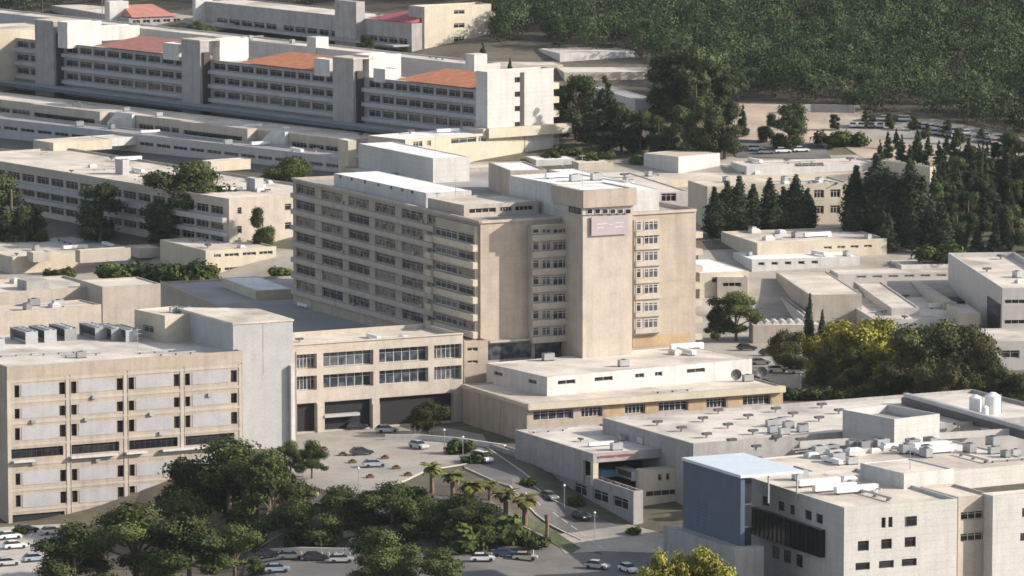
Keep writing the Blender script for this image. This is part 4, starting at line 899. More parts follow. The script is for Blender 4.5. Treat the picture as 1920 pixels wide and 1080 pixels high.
# --- foreground
for a in (('pine', 430, 828, 1012, 'largest dark pine, spreading in front of the pale grey shaft', None, 1.25),
          ('pine', 350, 880, 1010, 'dark pine low at the front wall of the ward block', None, 1.0),
          ('pine', 505, 850, 1000, 'dark pine touching the left edge of the plaza', None, 1.0),
          ('pine', 140, 985, 1105, 'pine at the bottom left beside the white parked cars', None, 1.25),
          ('pine', 255, 950, 1095, 'broad pine at the bottom left with its top under the ward block', None, 1.35),
          ('pine', 355, 968, 1100, 'olive-tinted pine at the bottom, third from the left edge', None, 1.2),
          ('pine', 440, 985, 1085, 'pine at the bottom just left of the lower car park', None, 1.1),
          ('pine', 640, 915, 1015, 'dark pine below the plaza, left of the palm row', None, 1.3),
          ('pine', 560, 935, 1018, 'small dark pine under the striped pergola', None, 1.2),
          ('pine', 735, 908, 1012, 'dark pine directly below the two cars on the plaza', None, 1.35),
          ('pine', 870, 930, 1025, 'dark pine between the palm row and the lower car park', None, 1.35),
          ('pine', 815, 945, 1022, 'dark pine between two larger ones below the first palms', None, 1.2),
          ('pine', 720, 998, 1110, 'bright green pine at the bottom centre', None, 1.2),
          ('pine', 825, 1030, 1120, 'flat-topped pine at the bottom centre, left of the white and blue cars', None, 1.3),
          ('pine', 585, 828, 898, 'leaning dark tree at the left rim of the plaza', None, .9),
          ('pine', 545, 828, 890, 'small dark tree in front of the pale grey shaft foot', None, .9),
          ('broad', 1300, 1003, 1188, 'yellow-green tree at the bottom edge below the blue tower', None, .92),
          ('broad', 1240, 1012, 1190, 'smaller yellow-green tree left of the one below the blue tower', None, .6),
          ('palm', 810, 862, 925, 'palm at the upper end of the row beside the plaza', None, 1.35),
          ('palm', 848, 878, 940, 'second palm from the plaza end of the row', None, 1.4),
          ('palm', 884, 893, 952, 'third palm from the plaza end of the row', None, 1.4),
          ('palm', 918, 898, 962, 'fourth palm from the plaza end of the row', None, 1.45),
          ('palm', 948, 910, 976, 'fifth palm from the plaza end of the row', None, 1.4),
          ('palm', 984, 920, 992, 'last palm of the row, beside the green lawn', None, 1.4),
          ('olive', 803, 742, 816, 'lone round tree in front of the dark ground floor of the link block', None, 1.15),
          ('bush', 862, 822, 850, 'bush at the planter wall right of the plaza', None, 1.2),
          ('bush', 893, 845, 868, 'bush at the head of the street', None, 1.2),
          ('bush', 990, 895, 912, 'first climbing bush against the grey terrace wall', None, 1),
          ('bush', 1082, 930, 950, 'second climbing bush against the grey terrace wall', None, 1),
          ('bush', 1190, 985, 1003, 'bush at the corner of the beige annex', None, .9),
          ('bush', 35, 985, 1003, 'bush by the dark opening at the foot of the ward block', None, 1.0)):
    a = list(a)
    if a[0] == 'pine': a[6] *= 1.08
    tree(*a)
t = G(1025, 1007); m = MB(); m.tube([(t.x, t.y, t.z - .5), (t.x + .1, t.y, t.z + 2), (t.x, t.y, t.z + 4)], [.4, .33, .42]); m.build('trunk', 'ptrunk', empty('bare_palm', tuple(t), 'bare brown palm trunk without leaves at the end of the palm row', 'palm'))
for x, y in ((770, 935), (835, 968), (905, 990), (700, 1025), (610, 1024), (560, 1026), (760, 1022), (940, 1004), (480, 1030), (400, 1040), (965, 1015), (1000, 1028)):
    tree('bush', x, y - 24, y, 'dark green bush in the planting between palms, pines and the lower car park', 'bushes between the palms and the lower car park', 1.3)
# --- right broadleaf mass
for i, (x, yt, yb, k, w_) in enumerate([(1480, 612, 700, 'olive', 1.0), (1540, 650, 728, 'olive', .9), (1570, 592, 715, 'broad', 1.1), (1605, 640, 735, 'olive', 1.0), (1640, 578, 720, 'broad', 1.25), (1680, 660, 748, 'olive', 1.0), (1690, 600, 735, 'broad', 1.1), (1745, 592, 745, 'olive', 1.2), (1770, 665, 762, 'olive', 1.0), (1800, 600, 745, 'olive', 1.15), (1830, 635, 750, 'olive', 1.0), (1870, 690, 790, 'pine', 1.1), (1910, 705, 800, 'pine', 1.1)]):
    lab = {'olive': 'olive-green tree in the clump in front of the lower clinic', 'broad': 'yellow-topped tree in the clump in front of the lower clinic', 'pine': 'dark tree behind the white tanks'}[k]
    tree(k, x, yt, yb, lab, {'olive': 'olive-green trees in front of the lower clinic', 'broad': 'yellow-topped trees in front of the lower clinic', 'pine': 'dark trees behind the white tanks'}[k], w_)
tree('cypress', 1517, 550, 692, 'tallest slim cypress in front of the plain beige roof', None, .72)
tree('cypress', 1541, 580, 694, 'shorter slim cypress right beside the tallest one', None, .8)
tree('pine', 1380, 550, 640, 'dark bushy tree at the foot of the tower on the right', None, 1.15)
tree('pine', 1345, 575, 640, 'small dark bushy tree touching the tower balconies', None, .9)
tree('bush', 1761, 455, 495, 'green bush right of the low cream court building', None, 1.3)
for x in (1480, 1520, 1575, 1625, 1660): tree('bush', x, 725, 748, 'green bush along the rear edge of the clinic roof', 'bushes behind the clinic', 1.5)
# --- cypress rows
for x, yt, yb in [(1340, 350, 447), (1362, 338, 444), (1385, 330, 443), (1410, 345, 442), (1443, 332, 440), (1470, 350, 438), (1492, 326, 436), (1515, 352, 434)]:
    tree('cypress', x, yt, yb, 'dark cypress in the row in front of the three-storey block', 'cypresses in front of the three-storey block', 1.9)
for x, yt, yb in [(1600, 350, 446), (1603, 310, 440), (1622, 330, 442), (1643, 288, 444), (1664, 315, 446), (1684, 335, 448), (1708, 296, 450), (1728, 330, 450)]:
    tree('cypress', x, yt, yb, 'dark cypress in the tall cluster right of the three-storey block', 'cypresses right of the three-storey block', 1.9)
# --- middle distance
for x, yt, yb, k in sorted([(1080, 135, 262, 'mixed'), (1135, 143, 285, 'conifer'), (1165, 185, 285, 'mixed'), (1110, 170, 275, 'conifer'), (1200, 205, 288, 'mixed'), (1235, 218, 290, 'mixed'), (1062, 160, 255, 'mixed'), (1285, 200, 298, 'mixed'), (1322, 195, 300, 'mixed'), (1358, 198, 298, 'mixed'), (1255, 235, 295, 'mixed')]):
    tree(k, x, yt, yb, {'mixed': 'loose green tree in the grove right of the tall end block', 'conifer': 'pointed dark conifer in the grove right of the tall end block'}[k], {'mixed': 'green trees right of the tall end block', 'conifer': 'pointed conifers right of the tall end block'}[k], 1.15)
for x, yt, yb in sorted([(1250, 105, 215), (1290, 85, 218), (1325, 90, 218), (1270, 130, 222), (1355, 130, 220), (1305, 140, 228), (1240, 150, 225)]):
    tree('mixed', x, yt, yb, 'tall dark tree in the clump beside the grey-roofed hall', 'tall trees beside the grey-roofed hall', 1.25)
tree('conifer', 905, 80, 140, 'slim pointed tree in front of the cream hall', None, .9); tree('conifer', 956, 108, 138, 'small pointed tree in front of the cream hall', None, .9)
tree('mixed', 1480, 193, 282, 'round dark tree alone on the hillside forecourt', None, 1.35); tree('mixed', 1438, 213, 268, 'smaller tree left of the round dark one', None, 1.2)
tree('conifer', 1392, 195, 258, 'dark conifer at the left edge of the hillside forecourt', None, .9)
for x, yt, yb in ((1625, 205, 238), (1668, 212, 243), (1712, 214, 246), (1775, 225, 256), (1840, 240, 268), (1800, 238, 272), (1893, 248, 282), (1735, 232, 262), (1565, 212, 245)): tree('mixed', x, yt, yb, 'small tree standing among the rows of the hillside car park', 'small trees in the hillside car park', 1.1)
for x in (1560, 1600): tree('bush', x, random.uniform(240, 255), 275, 'small bush on the pale slope below the car park', 'bushes on the pale slope', 1.2)
for x, y in ((1100, 305), (1128, 300), (1190, 306), (1030, 300), (1060, 292)): tree('bush', x, y - 18, y, 'green bush between the tower roof and the grove behind it', 'bushes between the tower and the grove', 1.5)
# --- left
tree('mixed', 22, 325, 470, 'large tree at the left edge in front of the shaded building', None, 1.5)
tree('mixed', 60, 380, 472, 'lower tree beside the large one at the left edge', None, 1.2)
tree('mixed', 188, 342, 455, 'dark tree in the middle of the shaded long side', None, 1.4)
tree('pine', 362, 308, 448, 'big spreading pine at the right end of the shaded building', None, 1.25)
tree('pine', 548, 296, 372, 'pine behind the upper left corner of the tower', None, 1.5)
tree('pine', 505, 325, 372, 'small pine left of the one behind the tower corner', None, 1.2)
tree('mixed', 493, 388, 470, 'narrow green tree against the tan wall left of the tower', None, 1.0)
tree('mixed', 300, 400, 462, 'small dark tree between the two pines of the shaded building', None, 1.4)
for i, x in enumerate((232, 262, 292, 322, 350, 372)): tree('bush', x, 492 + (i % 2) * 5, 532, 'green bush in the hedge behind the tan block', 'hedge bushes behind the tan block', 1.3)
for x in (105, 130): tree('bush', x, 502, 522, 'green bush behind the tan wing on the left', 'bushes behind the tan wing', 1.2)
tree('bush', 532, 500, 520, 'flat bush at the left foot of the tower', None, 1.5)
tree('pine', 372, 40, 85, 'small far pine below the white tower at the top', None, 1.3); tree('pine', 335, 50, 88, 'far pine next to the faded red roof', None, 1.3)
for x, yt, yb in ((690, 62, 110), (655, 88, 120), (760, 88, 118)): tree('mixed', x, yt, yb, 'dark tree between the two rows of far buildings', 'trees between the far buildings', 1.2)
# --- right hillside conifer stand
rr_ = random.Random(5)
pts = []
while len(pts) < 58:
    x = rr_.uniform(1655, 1960); y = rr_.uniform(325, 478)
    if x < 1760 and y < 395: continue
    if all((x - a) ** 2 + ((y - b) * 2.2) ** 2 > 900 for a, b in pts): pts.append((x, y))
for x, y in sorted(pts, key=lambda p: p[1]):
    k = 'conifer' if rr_.random() < .5 else 'mixed'
    tree(k, x, y - rr_.uniform(55, 95), y, {'conifer': 'dark pointed tree in the dense stand below the hillside car park', 'mixed': 'loose green tree in the dense stand below the hillside car park'}[k], {'conifer': 'pointed trees below the hillside car park', 'mixed': 'green trees below the hillside car park'}[k], rr_.uniform(.85, 1.15))
for x, yt, yb in [(1665, 245, 300), (1690, 252, 305), (1720, 240, 308), (1760, 262, 312), (1790, 245, 315), (1835, 268, 322), (1815, 285, 330), (1885, 285, 335), (1860, 292, 340), (1770, 290, 330), (1650, 262, 318), (1705, 270, 320), (1735, 278, 326), (1740, 250, 296), (1815, 258, 305), (1850, 268, 312), (1800, 275, 318), (1905, 290, 345), (1680, 240, 280), (1775, 248, 292), (1892, 275, 318)]:
    tree('conifer', x, yt, yb, 'single conifer on the pale slope under the car park', 'conifers on the pale slope', 1.0)
# --- forest: an uncountable far-off wood, one object
def inforest(px, py):
    if py < -160: return True
    line = [(-200, 40), (60, 42), (100, 18), (230, 0), (400, 2), (560, 26), (640, 4), (900, 2), (926, 86), (1050, 92), (1190, 104), (1240, 132), (1245, 195), (1395, 190), (1470, 196), (1600, 205), (1700, 218), (1800, 232), (1930, 258), (2200, 320)]
    for (x0, y0), (x1, y1) in zip(line[:-1], line[1:]):
        if x0 <= px <= x1: return py < y0 + (y1 - y0) * (px - x0) / (x1 - x0)
    return False
def project(p):
    d = p[1] * CT - (p[2] - H) * ST; u = p[1] * ST + (p[2] - H) * CT
    return 960 + FPX * p[0] / d, 540 - FPX * u / d
chunks = []; tm = MB(); nfor = 0
y = 1260.0
while y < 1780:
    x = -230.0
    while x < 235:
        X = x + RNG.uniform(-3.4, 3.4); Yy = y + RNG.uniform(-3.4, 3.4); z = Traw(X, Yy); q = project((X, Yy, z))
        if -120 < q[0] < 2040 and inforest(q[0], q[1]) and (Yy < 1640 or RNG.random() < .6):
            h = RNG.uniform(6.5, 14) ; r = h * RNG.uniform(.42, .58); lobes = []
            for i in range(6):
                a = RNG.uniform(0, 6.28); rr2 = r * RNG.uniform(.15, .62); zz = h * RNG.uniform(.35, .98) - rr2 * .3; s_ = r * RNG.uniform(.36, .62)
                lobes.append((X + rr2 * math.cos(a), Yy + rr2 * math.sin(a), z + zz, s_, s_, s_ * .7))
            lobes.append((X, Yy, z + h * .36, r * .9, r * .9, h * .36))
            chunks.append(leafpts(lobes, 850 if Yy < 1560 else 450, .30, RNG, .06, .16, .22)); nfor += 1
            tm.tube([(X, Yy, z - 1), (X, Yy, z + h * .7)], [.25, .12], n=5, mi=0)
        x += 8.3
    y += 8.8
me = leafmesh('forest', np.concatenate(chunks), 'forest'); fo = bpy.data.objects.new('forest', me); COL.objects.link(fo); fo['kind'] = 'stuff'
tag(fo, 'dense dark green wood covering the hillside behind the hospital', 'forest')
drape('forest_floor', [(-200, 36), (60, 38), (230, -4), (560, 20), (926, 72), (1190, 88), (1245, 190), (1470, 190), (1700, 212), (1930, 252), (2200, 310), (2200, -150), (-200, -150)], 'shade', .10)
o = tm.build('forest_trunks', 'trunk'); o['kind'] = 'stuff'; tag(o, 'brown trunks standing under the crowns of the hillside wood', 'tree trunks')
print('forest trees', nfor)
# ================================================================== VEHICLES
CC = {'white': (.72, .72, .72), 'silver': (.42, .43, .45), 'grey': (.16, .165, .17), 'black': (.02, .02, .024), 'blue': (.04, .07, .16), 'pale blue': (.30, .36, .44), 'red': (.28, .03, .03), 'beige': (.45, .40, .32)}
for k, c in CC.items():
    m = mat(k.replace(' ', '_') + '_car_paint', c, .02, rough=.3, fine=.0); m.node_tree.nodes['Principled BSDF'].inputs['Coat Weight'].default_value = .5; M['car_' + k] = m
def bodymb(van=False):
    m = MB()
    prof = [(-2.15, .32), (-2.18, .72), (-2.0, .90), (-1.5, .93), (.95, .93), (2.0, .74), (2.15, .55), (2.12, .3)]
    if van: prof = [(-2.3, .35), (-2.32, 1.0), (-2.2, 1.15), (-1.5, 1.18), (1.2, 1.15), (2.1, .95), (2.25, .6), (2.2, .35)]
    n = len(prof); W = .86
    for s_ in (-1, 1):
        for x, z in prof: m.v.append((x, s_ * W * (1 if z < .85 else .95), z))
    m.f.append(tuple(range(n))); m.f.append(tuple(range(n, 2 * n))[::-1])
    for i in range(n): m.f.append((i, (i + 1) % n, n + (i + 1) % n, n + i)[::-1])
    m.mi = [0] * len(m.f); return m
def greenmb(van=False):
    z0, z1 = (.93, 1.40) if not van else (1.18, 1.95)
    xb, xt = ((-1.95, 1.05), (-1.35, .25)) if not van else ((-2.2, 1.5), (-2.1, .8))
    m = MB(); m.hexa([(xb[0], -.80, z0), (xb[1], -.80, z0), (xb[1], .80, z0), (xb[0], .80, z0), (xt[0], -.66, z1), (xt[1], -.66, z1), (xt[1], .66, z1), (xt[0], .66, z1)]); return m
def roofmb(van=False):
    z1 = 1.40 if not van else 1.95; xt = (-1.38, .22) if not van else (-2.15, .78)
    m = MB(); m.hexa([(xt[0], -.67, z1 + .003), (xt[1], -.67, z1 + .003), (xt[1], .67, z1 + .003), (xt[0], .67, z1 + .003), (xt[0] + .1, -.6, z1 + .07), (xt[1] - .1, -.6, z1 + .07), (xt[1] - .1, .6, z1 + .07), (xt[0] + .1, .6, z1 + .07)]); return m
def wheelme():
    m = MB(); n = 14
    for y in (-.1, .1):
        for i in range(n): a = 6.2832 * i / n; m.v.append((.32 * math.cos(a), y, .32 * math.sin(a)))
    m.f.append(tuple(range(n))); m.f.append(tuple(range(n, 2 * n))[::-1])
    for i in range(n): m.f.append((i, (i + 1) % n, n + (i + 1) % n, n + i)[::-1])
    m.mi = [0] * len(m.f); return m.mesh('wheel', 'tyre')
WH = wheelme(); CM = {}
def car(px, py, heading, colour, label, group=None, far=False, van=False, z=None):
    g = G(px, py) if z is None else P(px, py, z)
    g.z += .2
    k = (colour, van, far)
    if far:
        if k not in CM:
            m = bodymb(van); b = greenmb(van); o_ = len(m.v); m.v += b.v; m.f += [tuple(i + o_ for i in f) for f in b.f]; m.mi += [1] * len(b.f)
            b = roofmb(van); o_ = len(m.v); m.v += b.v; m.f += [tuple(i + o_ for i in f) for f in b.f]; m.mi += [0] * len(b.f)
            for x in (-1.35, 1.35): m.box((x, 0), (1, 0), (0, 1), -.3, .3, -.88, .88, 0, .5, 2)
            CM[k] = m.mesh('parked_car', ['car_' + colour, 'dglass', 'tyre'])
        o = bpy.data.objects.new('parked_car', CM[k]); COL.objects.link(o); o.location = g; o.rotation_euler = (0, 0, heading); tag(o, label, 'car', group); return o
    e = empty('parked_van' if van else 'parked_car', g, label, 'van' if van else 'car', group); e.rotation_euler = (0, 0, heading)
    if k not in CM:
        hl = MB(); hl.box((0, 0), (1, 0), (0, 1), -.03, .03, -.17, .17, -.07, .07)
        CM[k] = (bodymb(van).mesh('body', 'car_' + colour), greenmb(van).mesh('glazing', 'dglass'), roofmb(van).mesh('car_roof', 'car_' + colour), hl.mesh('headlight', 'wmetal'))
    for n_, me in zip(('body', 'glazing', 'car_roof'), CM[k][:3]): o = bpy.data.objects.new(n_, me); COL.objects.link(o); o.parent = e
    for x in (-1.35, 1.38):
        for y in (-.8, .8): o = bpy.data.objects.new('wheel', WH); COL.objects.link(o); o.parent = e; o.location = (x, y, .32)
    for y in (-.62, .62): o = bpy.data.objects.new('headlight', CM[k][3]); COL.objects.link(o); o.parent = e; o.location = (2.1 if not van else 2.22, y, .66)
    return e
hA = math.atan2(DA.y, DA.x); hB = math.atan2(DB.y, DB.x)
for a in ((678, 854, .35, 'black', 'black car parked on the plaza, farther of the two'), (702, 877, .25, 'pale blue', 'pale blue car on the plaza in front of the black one'),
          (618, 806, .3, 'grey', 'grey car half inside the dark undercroft of the link block'), (668, 806, .3, 'black', 'black car in the mouth of the undercroft'), (725, 812, .3, 'silver', 'silver car right of the second undercroft column'),
          (18, 1012, .5, 'white', 'white car at the left edge, nearest the ward block'), (28, 1030, .45, 'white', 'white car in the second row at the bottom left'), (66, 1054, .4, 'pale blue', 'pale blue car beside the bottom left pine'),
          (14, 1062, .45, 'silver', 'silver car at the bottom left corner'), (50, 1000, .5, 'black', 'black car in front of the dark opening of the ward block'), (98, 1003, .5, 'beige', 'beige car by the foot of the ward block'),
          (500, 1046, .1, 'black', 'black car under the trees, left in the lower car park row'), (545, 1050, .1, 'grey', 'grey car in the middle of the lower car park row'), (592, 1052, .1, 'black', 'black car at the right of the lower car park row'), (640, 1056, .1, 'silver', 'silver car nearest the bright green pine'),
          (520, 1074, .1, 'pale blue', 'pale blue car at the bottom edge of the lower car park'), (905, 1054, .05, 'white', 'white car right of the flat-topped pine'), (948, 1045, -.1, 'blue', 'dark blue car right beside the white one'), (985, 1052, -.1, 'beige', 'beige car at the end of the short row by the lawn'),
          (1120, 1068, -.5, 'silver', 'silver car at the bottom near the street'), (1178, 1074, -1.1, 'white', 'white car at the bottom edge, nearest the yellow-green trees'),
          (785, 842, -.9, 'silver', 'silver car in the shade beside the planter wall'),
          (1400, 658, .2, 'black', 'black car right of the tower foot'), (1442, 668, .2, 'black', 'black car in front of the trees right of the tower'), (1425, 685, .2, 'grey', 'grey car behind the podium end'), (1456, 699, .2, 'white', 'white car behind the podium end'), (1498, 702, .2, 'silver', 'silver car under the trees by the podium end'), (1485, 688, .2, 'red', 'red car under the trees by the podium end')):
    car(*a)
car(905, 868, -.9, 'white', 'white van at the top of the street', van=True)
car(1030, 938, -1.05, 'grey', 'grey car in the shaded street by the terrace wall'); car(1090, 975, -1.05, 'black', 'black car in the shaded street near the corner')
for a in ((1468, 288, 'white'), (1502, 286, 'white'), (1436, 290, 'grey'), (1418, 284, 'silver')): car(a[0], a[1], .2, a[2], a[2] + ' car by the round tree on the hillside forecourt', 'cars by the round hillside tree', far=True)
rc = random.Random(3); seen = 0
rows = [((1600, 240), (1650, 240), 4), ((1625, 227), (1700, 228), 8), ((1722, 240), (1905, 268), 17), ((1740, 251), (1915, 279), 15)]
for (x0, y0), (x1, y1), n in rows:
    for i in range(n):
        if rc.random() < .12: continue
        t = i / (n - 1); c = rc.choice(['white', 'white', 'silver', 'silver', 'grey', 'grey', 'black', 'pale blue', 'silver', 'beige'])
        car(lerp(x0, x1, t) + rc.uniform(-1, 1), lerp(y0, y1, t), 1.45 + rc.uniform(-.06, .06), c, c + ' car in the packed hillside car park', c + ' cars in the hillside car park', far=True)

# ================================================================== ROOFTOP EQUIPMENT
def boxes(m, o, items, mi=0):
    for x0, x1, y0, y1, z0, z1 in items: m.box((o.x, o.y), (DA.x, DA.y), (DB.x, DB.y), y0, y1, x0, x1, o.z + z0, o.z + z1, mi)
EQ = {}
def place(name, parts, pos, rz, label, cat, group=None, s=1.0):
    e = empty(name, pos, label, cat, group); e.rotation_euler = (0, 0, rz); e.scale = (s, s, s)
    for n_, me in parts: o = bpy.data.objects.new(n_, me); COL.objects.link(o); o.parent = e
    return e
X_, Y_, O_ = (1, 0), (0, 1), (0, 0)
def eq(kind):
    if kind in EQ: return EQ[kind]
    if kind == 'ac':
        m = MB(); m.box(O_, X_, Y_, -.9, .9, -.5, .5, .15, 1.2); b = m.mesh('casing', 'metal')
        m = MB(); m.cyl(0, 0, 1.203, 1.3, .42); f = m.mesh('fan', 'dmetal')
        m = MB(); m.box(O_, X_, Y_, -.9, -.7, -.5, .5, 0, .147); m.box(O_, X_, Y_, .7, .9, -.5, .5, 0, .147); g = m.mesh('feet', 'dmetal')
        r = [('casing', b), ('fan', f), ('feet', g)]
    elif kind == 'chiller':
        m = MB(); m.hexa([(-4, -.5, .5), (4, -.5, .5), (4, .5, .5), (-4, .5, .5), (-4, -1.2, 2.2), (4, -1.2, 2.2), (4, 1.2, 2.2), (-4, 1.2, 2.2)]); b = m.mesh('coil_body', 'dmetal')
        m = MB()
        m.box(O_, X_, Y_, -4.05, -3.85, -1.25, 1.25, 0, 2.3); m.box(O_, X_, Y_, 3.85, 4.05, -1.25, 1.25, 0, 2.3); m.box(O_, X_, Y_, -3.84, 3.84, -1.28, -1.1, 2.21, 2.4); m.box(O_, X_, Y_, -3.84, 3.84, 1.1, 1.28, 2.21, 2.4); m.box(O_, X_, Y_, -3.84, 3.84, -.7, .7, .1, .49); fr = m.mesh('frame', 'metal')
        r = [('coil_body', b), ('frame', fr)]
        for i in range(4): m = MB(); m.cyl(-3 + i * 2, 0, 2.203, 2.45, .75); r.append(('fan', m.mesh('fan', 'metal')))
    elif kind == 'vent':
        m = MB(); m.cyl(0, 0, 0, .5, .22, n=8); a = m.mesh('duct', 'metal'); m = MB(); m.box(O_, X_, Y_, -.75, .75, -.4, .4, .503, .85); b = m.mesh('cowl', 'dmetal'); r = [('duct', a), ('cowl', b)]
    elif kind == 'tank':
        m = MB(); m.cyl(0, 0, 0, 3.0, 1.2, n=20); m.cyl(0, 0, 3.003, 3.5, 1.2, .35, n=20); a = m.mesh('vessel', 'wmetal'); m = MB(); m.box(O_, X_, Y_, 1.15, 1.3, -.25, .25, 0, 3.2); b = m.mesh('ladder', 'metal'); r = [('vessel', a), ('ladder', b)]
    elif kind == 'dish':
        m = MB(); n = 14
        for rr_2, z in ((0, 0), (.5, .06), (.95, .28)):
            for i in range(n): a = 6.283 * i / n; m.v.append((rr_2 * math.cos(a), -z - .2, 1.3 + rr_2 * math.sin(a)))
        for k in (0, 1):
            for i in range(n): m.f.append((k * n + i, k * n + (i + 1) % n, (k + 1) * n + (i + 1) % n, (k + 1) * n + i)); m.mi.append(0)
        a = m.mesh('reflector', 'dmetal'); m = MB(); m.cyl(0, 0, 0, 1.3, .07, n=8); m.tube([(0, -.2, 1.3), (0, -.95, 1.3)], .04, n=6); b = m.mesh('mount', 'metal'); r = [('reflector', a), ('mount', b)]
    elif kind == 'lamp':
        m = MB(); m.cyl(0, 0, 0, 4.4, .07, .05, n=8); a = m.mesh('pole', 'metal'); m = MB(); m.cyl(0, 0, 4.4, 4.6, .1, .28, n=12); m.cyl(0, 0, 4.603, 4.85, .28, .08, n=12); b = m.mesh('globe', 'wmetal'); r = [('pole', a), ('globe', b)]
    elif kind == 'mast':
        m = MB(); m.tube([(0, 0, 0), (0, 0, 9), ], [.12, .08]); m.tube([(0, 0, 8.95), (1.2, 0, 9.3)], .06); a = m.mesh('pole', 'metal'); m = MB(); m.box(O_, X_, Y_, 1.2, 1.9, -.15, .15, 9.22, 9.36); b = m.mesh('lamp_head', 'metal'); r = [('pole', a), ('lamp_head', b)]
    elif kind == 'skybox':
        m = MB(); m.box(O_, X_, Y_, -1.1, 1.1, -.8, .8, 0, .55); a = m.mesh('curb', 'stone'); m = MB(); m.hexa([(-1, -.7, .553), (1, -.7, .553), (1, .7, .553), (-1, .7, .553), (-.7, -.4, .85), (.7, -.4, .85), (.7, .4, .85), (-.7, .4, .85)]); b = m.mesh('dome', 'wmetal'); r = [('curb', a), ('dome', b)]
    elif kind == 'pipe':
        m = MB(); m.tube([(-4, 0, .4), (4, 0, .4)], .14); 
        a = m.mesh('tube', 'metal'); r = [('tube', a)]
        for x in (-3, 0, 3): m = MB(); m.box(O_, X_, Y_, x - .08, x + .08, -.2, .2, 0, .25); r.append(('bracket', m.mesh('bracket', 'dmetal')))
    elif kind == 'duct':
        m = MB(); m.box(O_, X_, Y_, -2.5, 2.5, -.4, .4, .25, .95); m.box(O_, X_, Y_, 2.503, 3.2, -.4, .4, 0, .95); a = m.mesh('casing', 'wmetal'); m = MB(); m.box(O_, X_, Y_, -2.2, -2, -.35, .35, 0, .247); b = m.mesh('support', 'dmetal'); r = [('casing', a), ('support', b)]
    EQ[kind] = r; return r
zc = C.zr + .07
for x, y in [(1233, 795), (1278, 806), (1318, 788), (1325, 818), (1365, 800), (1403, 783), (1372, 829), (1412, 812), (1418, 841), (1455, 770), (1487, 779), (1456, 823), (1536, 787), (1541, 762), (1573, 773), (1797, 799), (1845, 810), (1501, 828), (1347, 773), (1505, 800)]:
    place('roof_vent', eq('vent'), P(x, y + 3, zc), hB, 'small dark cowl vent on the wide beige clinic roof', 'roof vent', 'cowl vents on the clinic roof', 1.15)
for x, y in [(1446, 800), (1462, 797), (1478, 803), (1450, 812), (1470, 815), (1505, 810)]: place('condenser_unit', eq('ac'), P(x, y, zc), hB, 'grey condenser in the cluster in the middle of the clinic roof', 'air conditioner', 'condensers in the middle of the clinic roof', 1.1)
re_ = random.Random(9)
for i in range(46):
    x = re_.uniform(1520, 1910); y = 842 + (x - 1520) * -.02 + re_.uniform(0, 32)
    if 1605 < x < 1800 and y > 858: continue
    k = re_.choice(['ac', 'ac', 'duct', 'pipe', 'skybox', 'ac'])
    nm = {'ac': 'condenser_unit', 'duct': 'roof_duct', 'pipe': 'roof_pipe', 'skybox': 'roof_hatch'}[k]
    lb = {'ac': 'grey condenser in the machinery strip behind the stone clinic', 'duct': 'white duct in the machinery strip behind the stone clinic', 'pipe': 'grey pipe run in the machinery strip behind the stone clinic', 'skybox': 'domed hatch in the machinery strip behind the stone clinic'}[k]
    zz = N4.zr + .07 if y > 862 else zc + .0
    q = P(x, y, N4.zr + .07); w_ = q - N4.O; a_, b_ = w_.dot(N4.A), w_.dot(N4.B)
    if not (1.0 < a_ < N4.La - 1 and 1 < b_ < N4.Lb - 1): q = P(x, y, zc)
    place(nm, eq(k), q, hB + re_.choice([0, 1.571]), lb, {'ac': 'air conditioner', 'duct': 'duct', 'pipe': 'pipe', 'skybox': 'roof hatch'}[k], lb.split(' in ')[0] + 's in the machinery strip', re_.uniform(.9, 1.5))
for x, y, k in ((1500, 900, 'ac'), (1530, 912, 'duct'), (1560, 922, 'duct'), (1600, 925, 'duct'), (1620, 915, 'pipe'), (1520, 890, 'pipe'), (1590, 905, 'skybox'), (1640, 932, 'pipe')):
    q = P(x, y, N.zr + .07); w_ = q - N.O
    if not (1 < w_.dot(N.A) < N.La - 1 and 1 < w_.dot(N.B) < N.Lb - 1): q = P(x, y, N4.zr + .07)
    nm, lb, ct = {'ac': ('condenser_unit', 'grey condenser on the front roof of the stone clinic', 'air conditioner'), 'duct': ('roof_duct', 'white duct lying on the front roof of the stone clinic', 'duct'), 'pipe': ('roof_pipe', 'grey pipe on the front roof of the stone clinic', 'pipe'), 'skybox': ('roof_hatch', 'domed hatch on the front roof of the stone clinic', 'roof hatch')}[k]
    place(nm, eq(k), q, hB + (1.57 if k == 'pipe' else 0), lb, ct, 'equipment on the front roof', 1.4)
for x, y, r_ in ((45, 640, hA), (80, 637, hA), (118, 634, hA), (175, 632, hA), (205, 634, hA), (232, 636, hA)):
    place('chiller', eq('chiller'), P(x, y, F.zr + .07), r_ , 'long dark rooftop chiller with pale frame on the front-left block', 'chiller', 'chillers on the front-left block', 1.0)
for x, y in ((30, 668), (110, 664), (152, 668), (290, 662), (330, 665)): place('roof_pipe', eq('pipe'), P(x, y, F.zr + .07), hB, 'grey pipe along the front edge of the front-left roof', 'pipe', 'pipes on the front-left roof', 1.0)
place('condenser_unit', eq('ac'), P(152, 671, F.zr + .07), hB, 'single grey condenser near the front edge of the front-left roof', 'air conditioner')
for x in (326, 338, 350): place('condenser_unit', eq('ac'), P(x, 586, PH.zr + .07), hB, 'grey condenser on the cream penthouse', 'air conditioner', 'condensers on the cream penthouse', .9)
for i, (x, y) in enumerate(((1829, 775), (1861, 779))): place('storage_tank', eq('tank'), P(x, y, 7.0), 0, ['shorter white cylindrical tank by the dark trees', 'taller white cylindrical tank by the dark trees'][i], 'tank', None, (1.0, 1.25)[i])
place('storage_tank', eq('tank'), P(1847, 781, 7.0), 0, 'small white tank between the two larger ones', 'tank', None, .6)
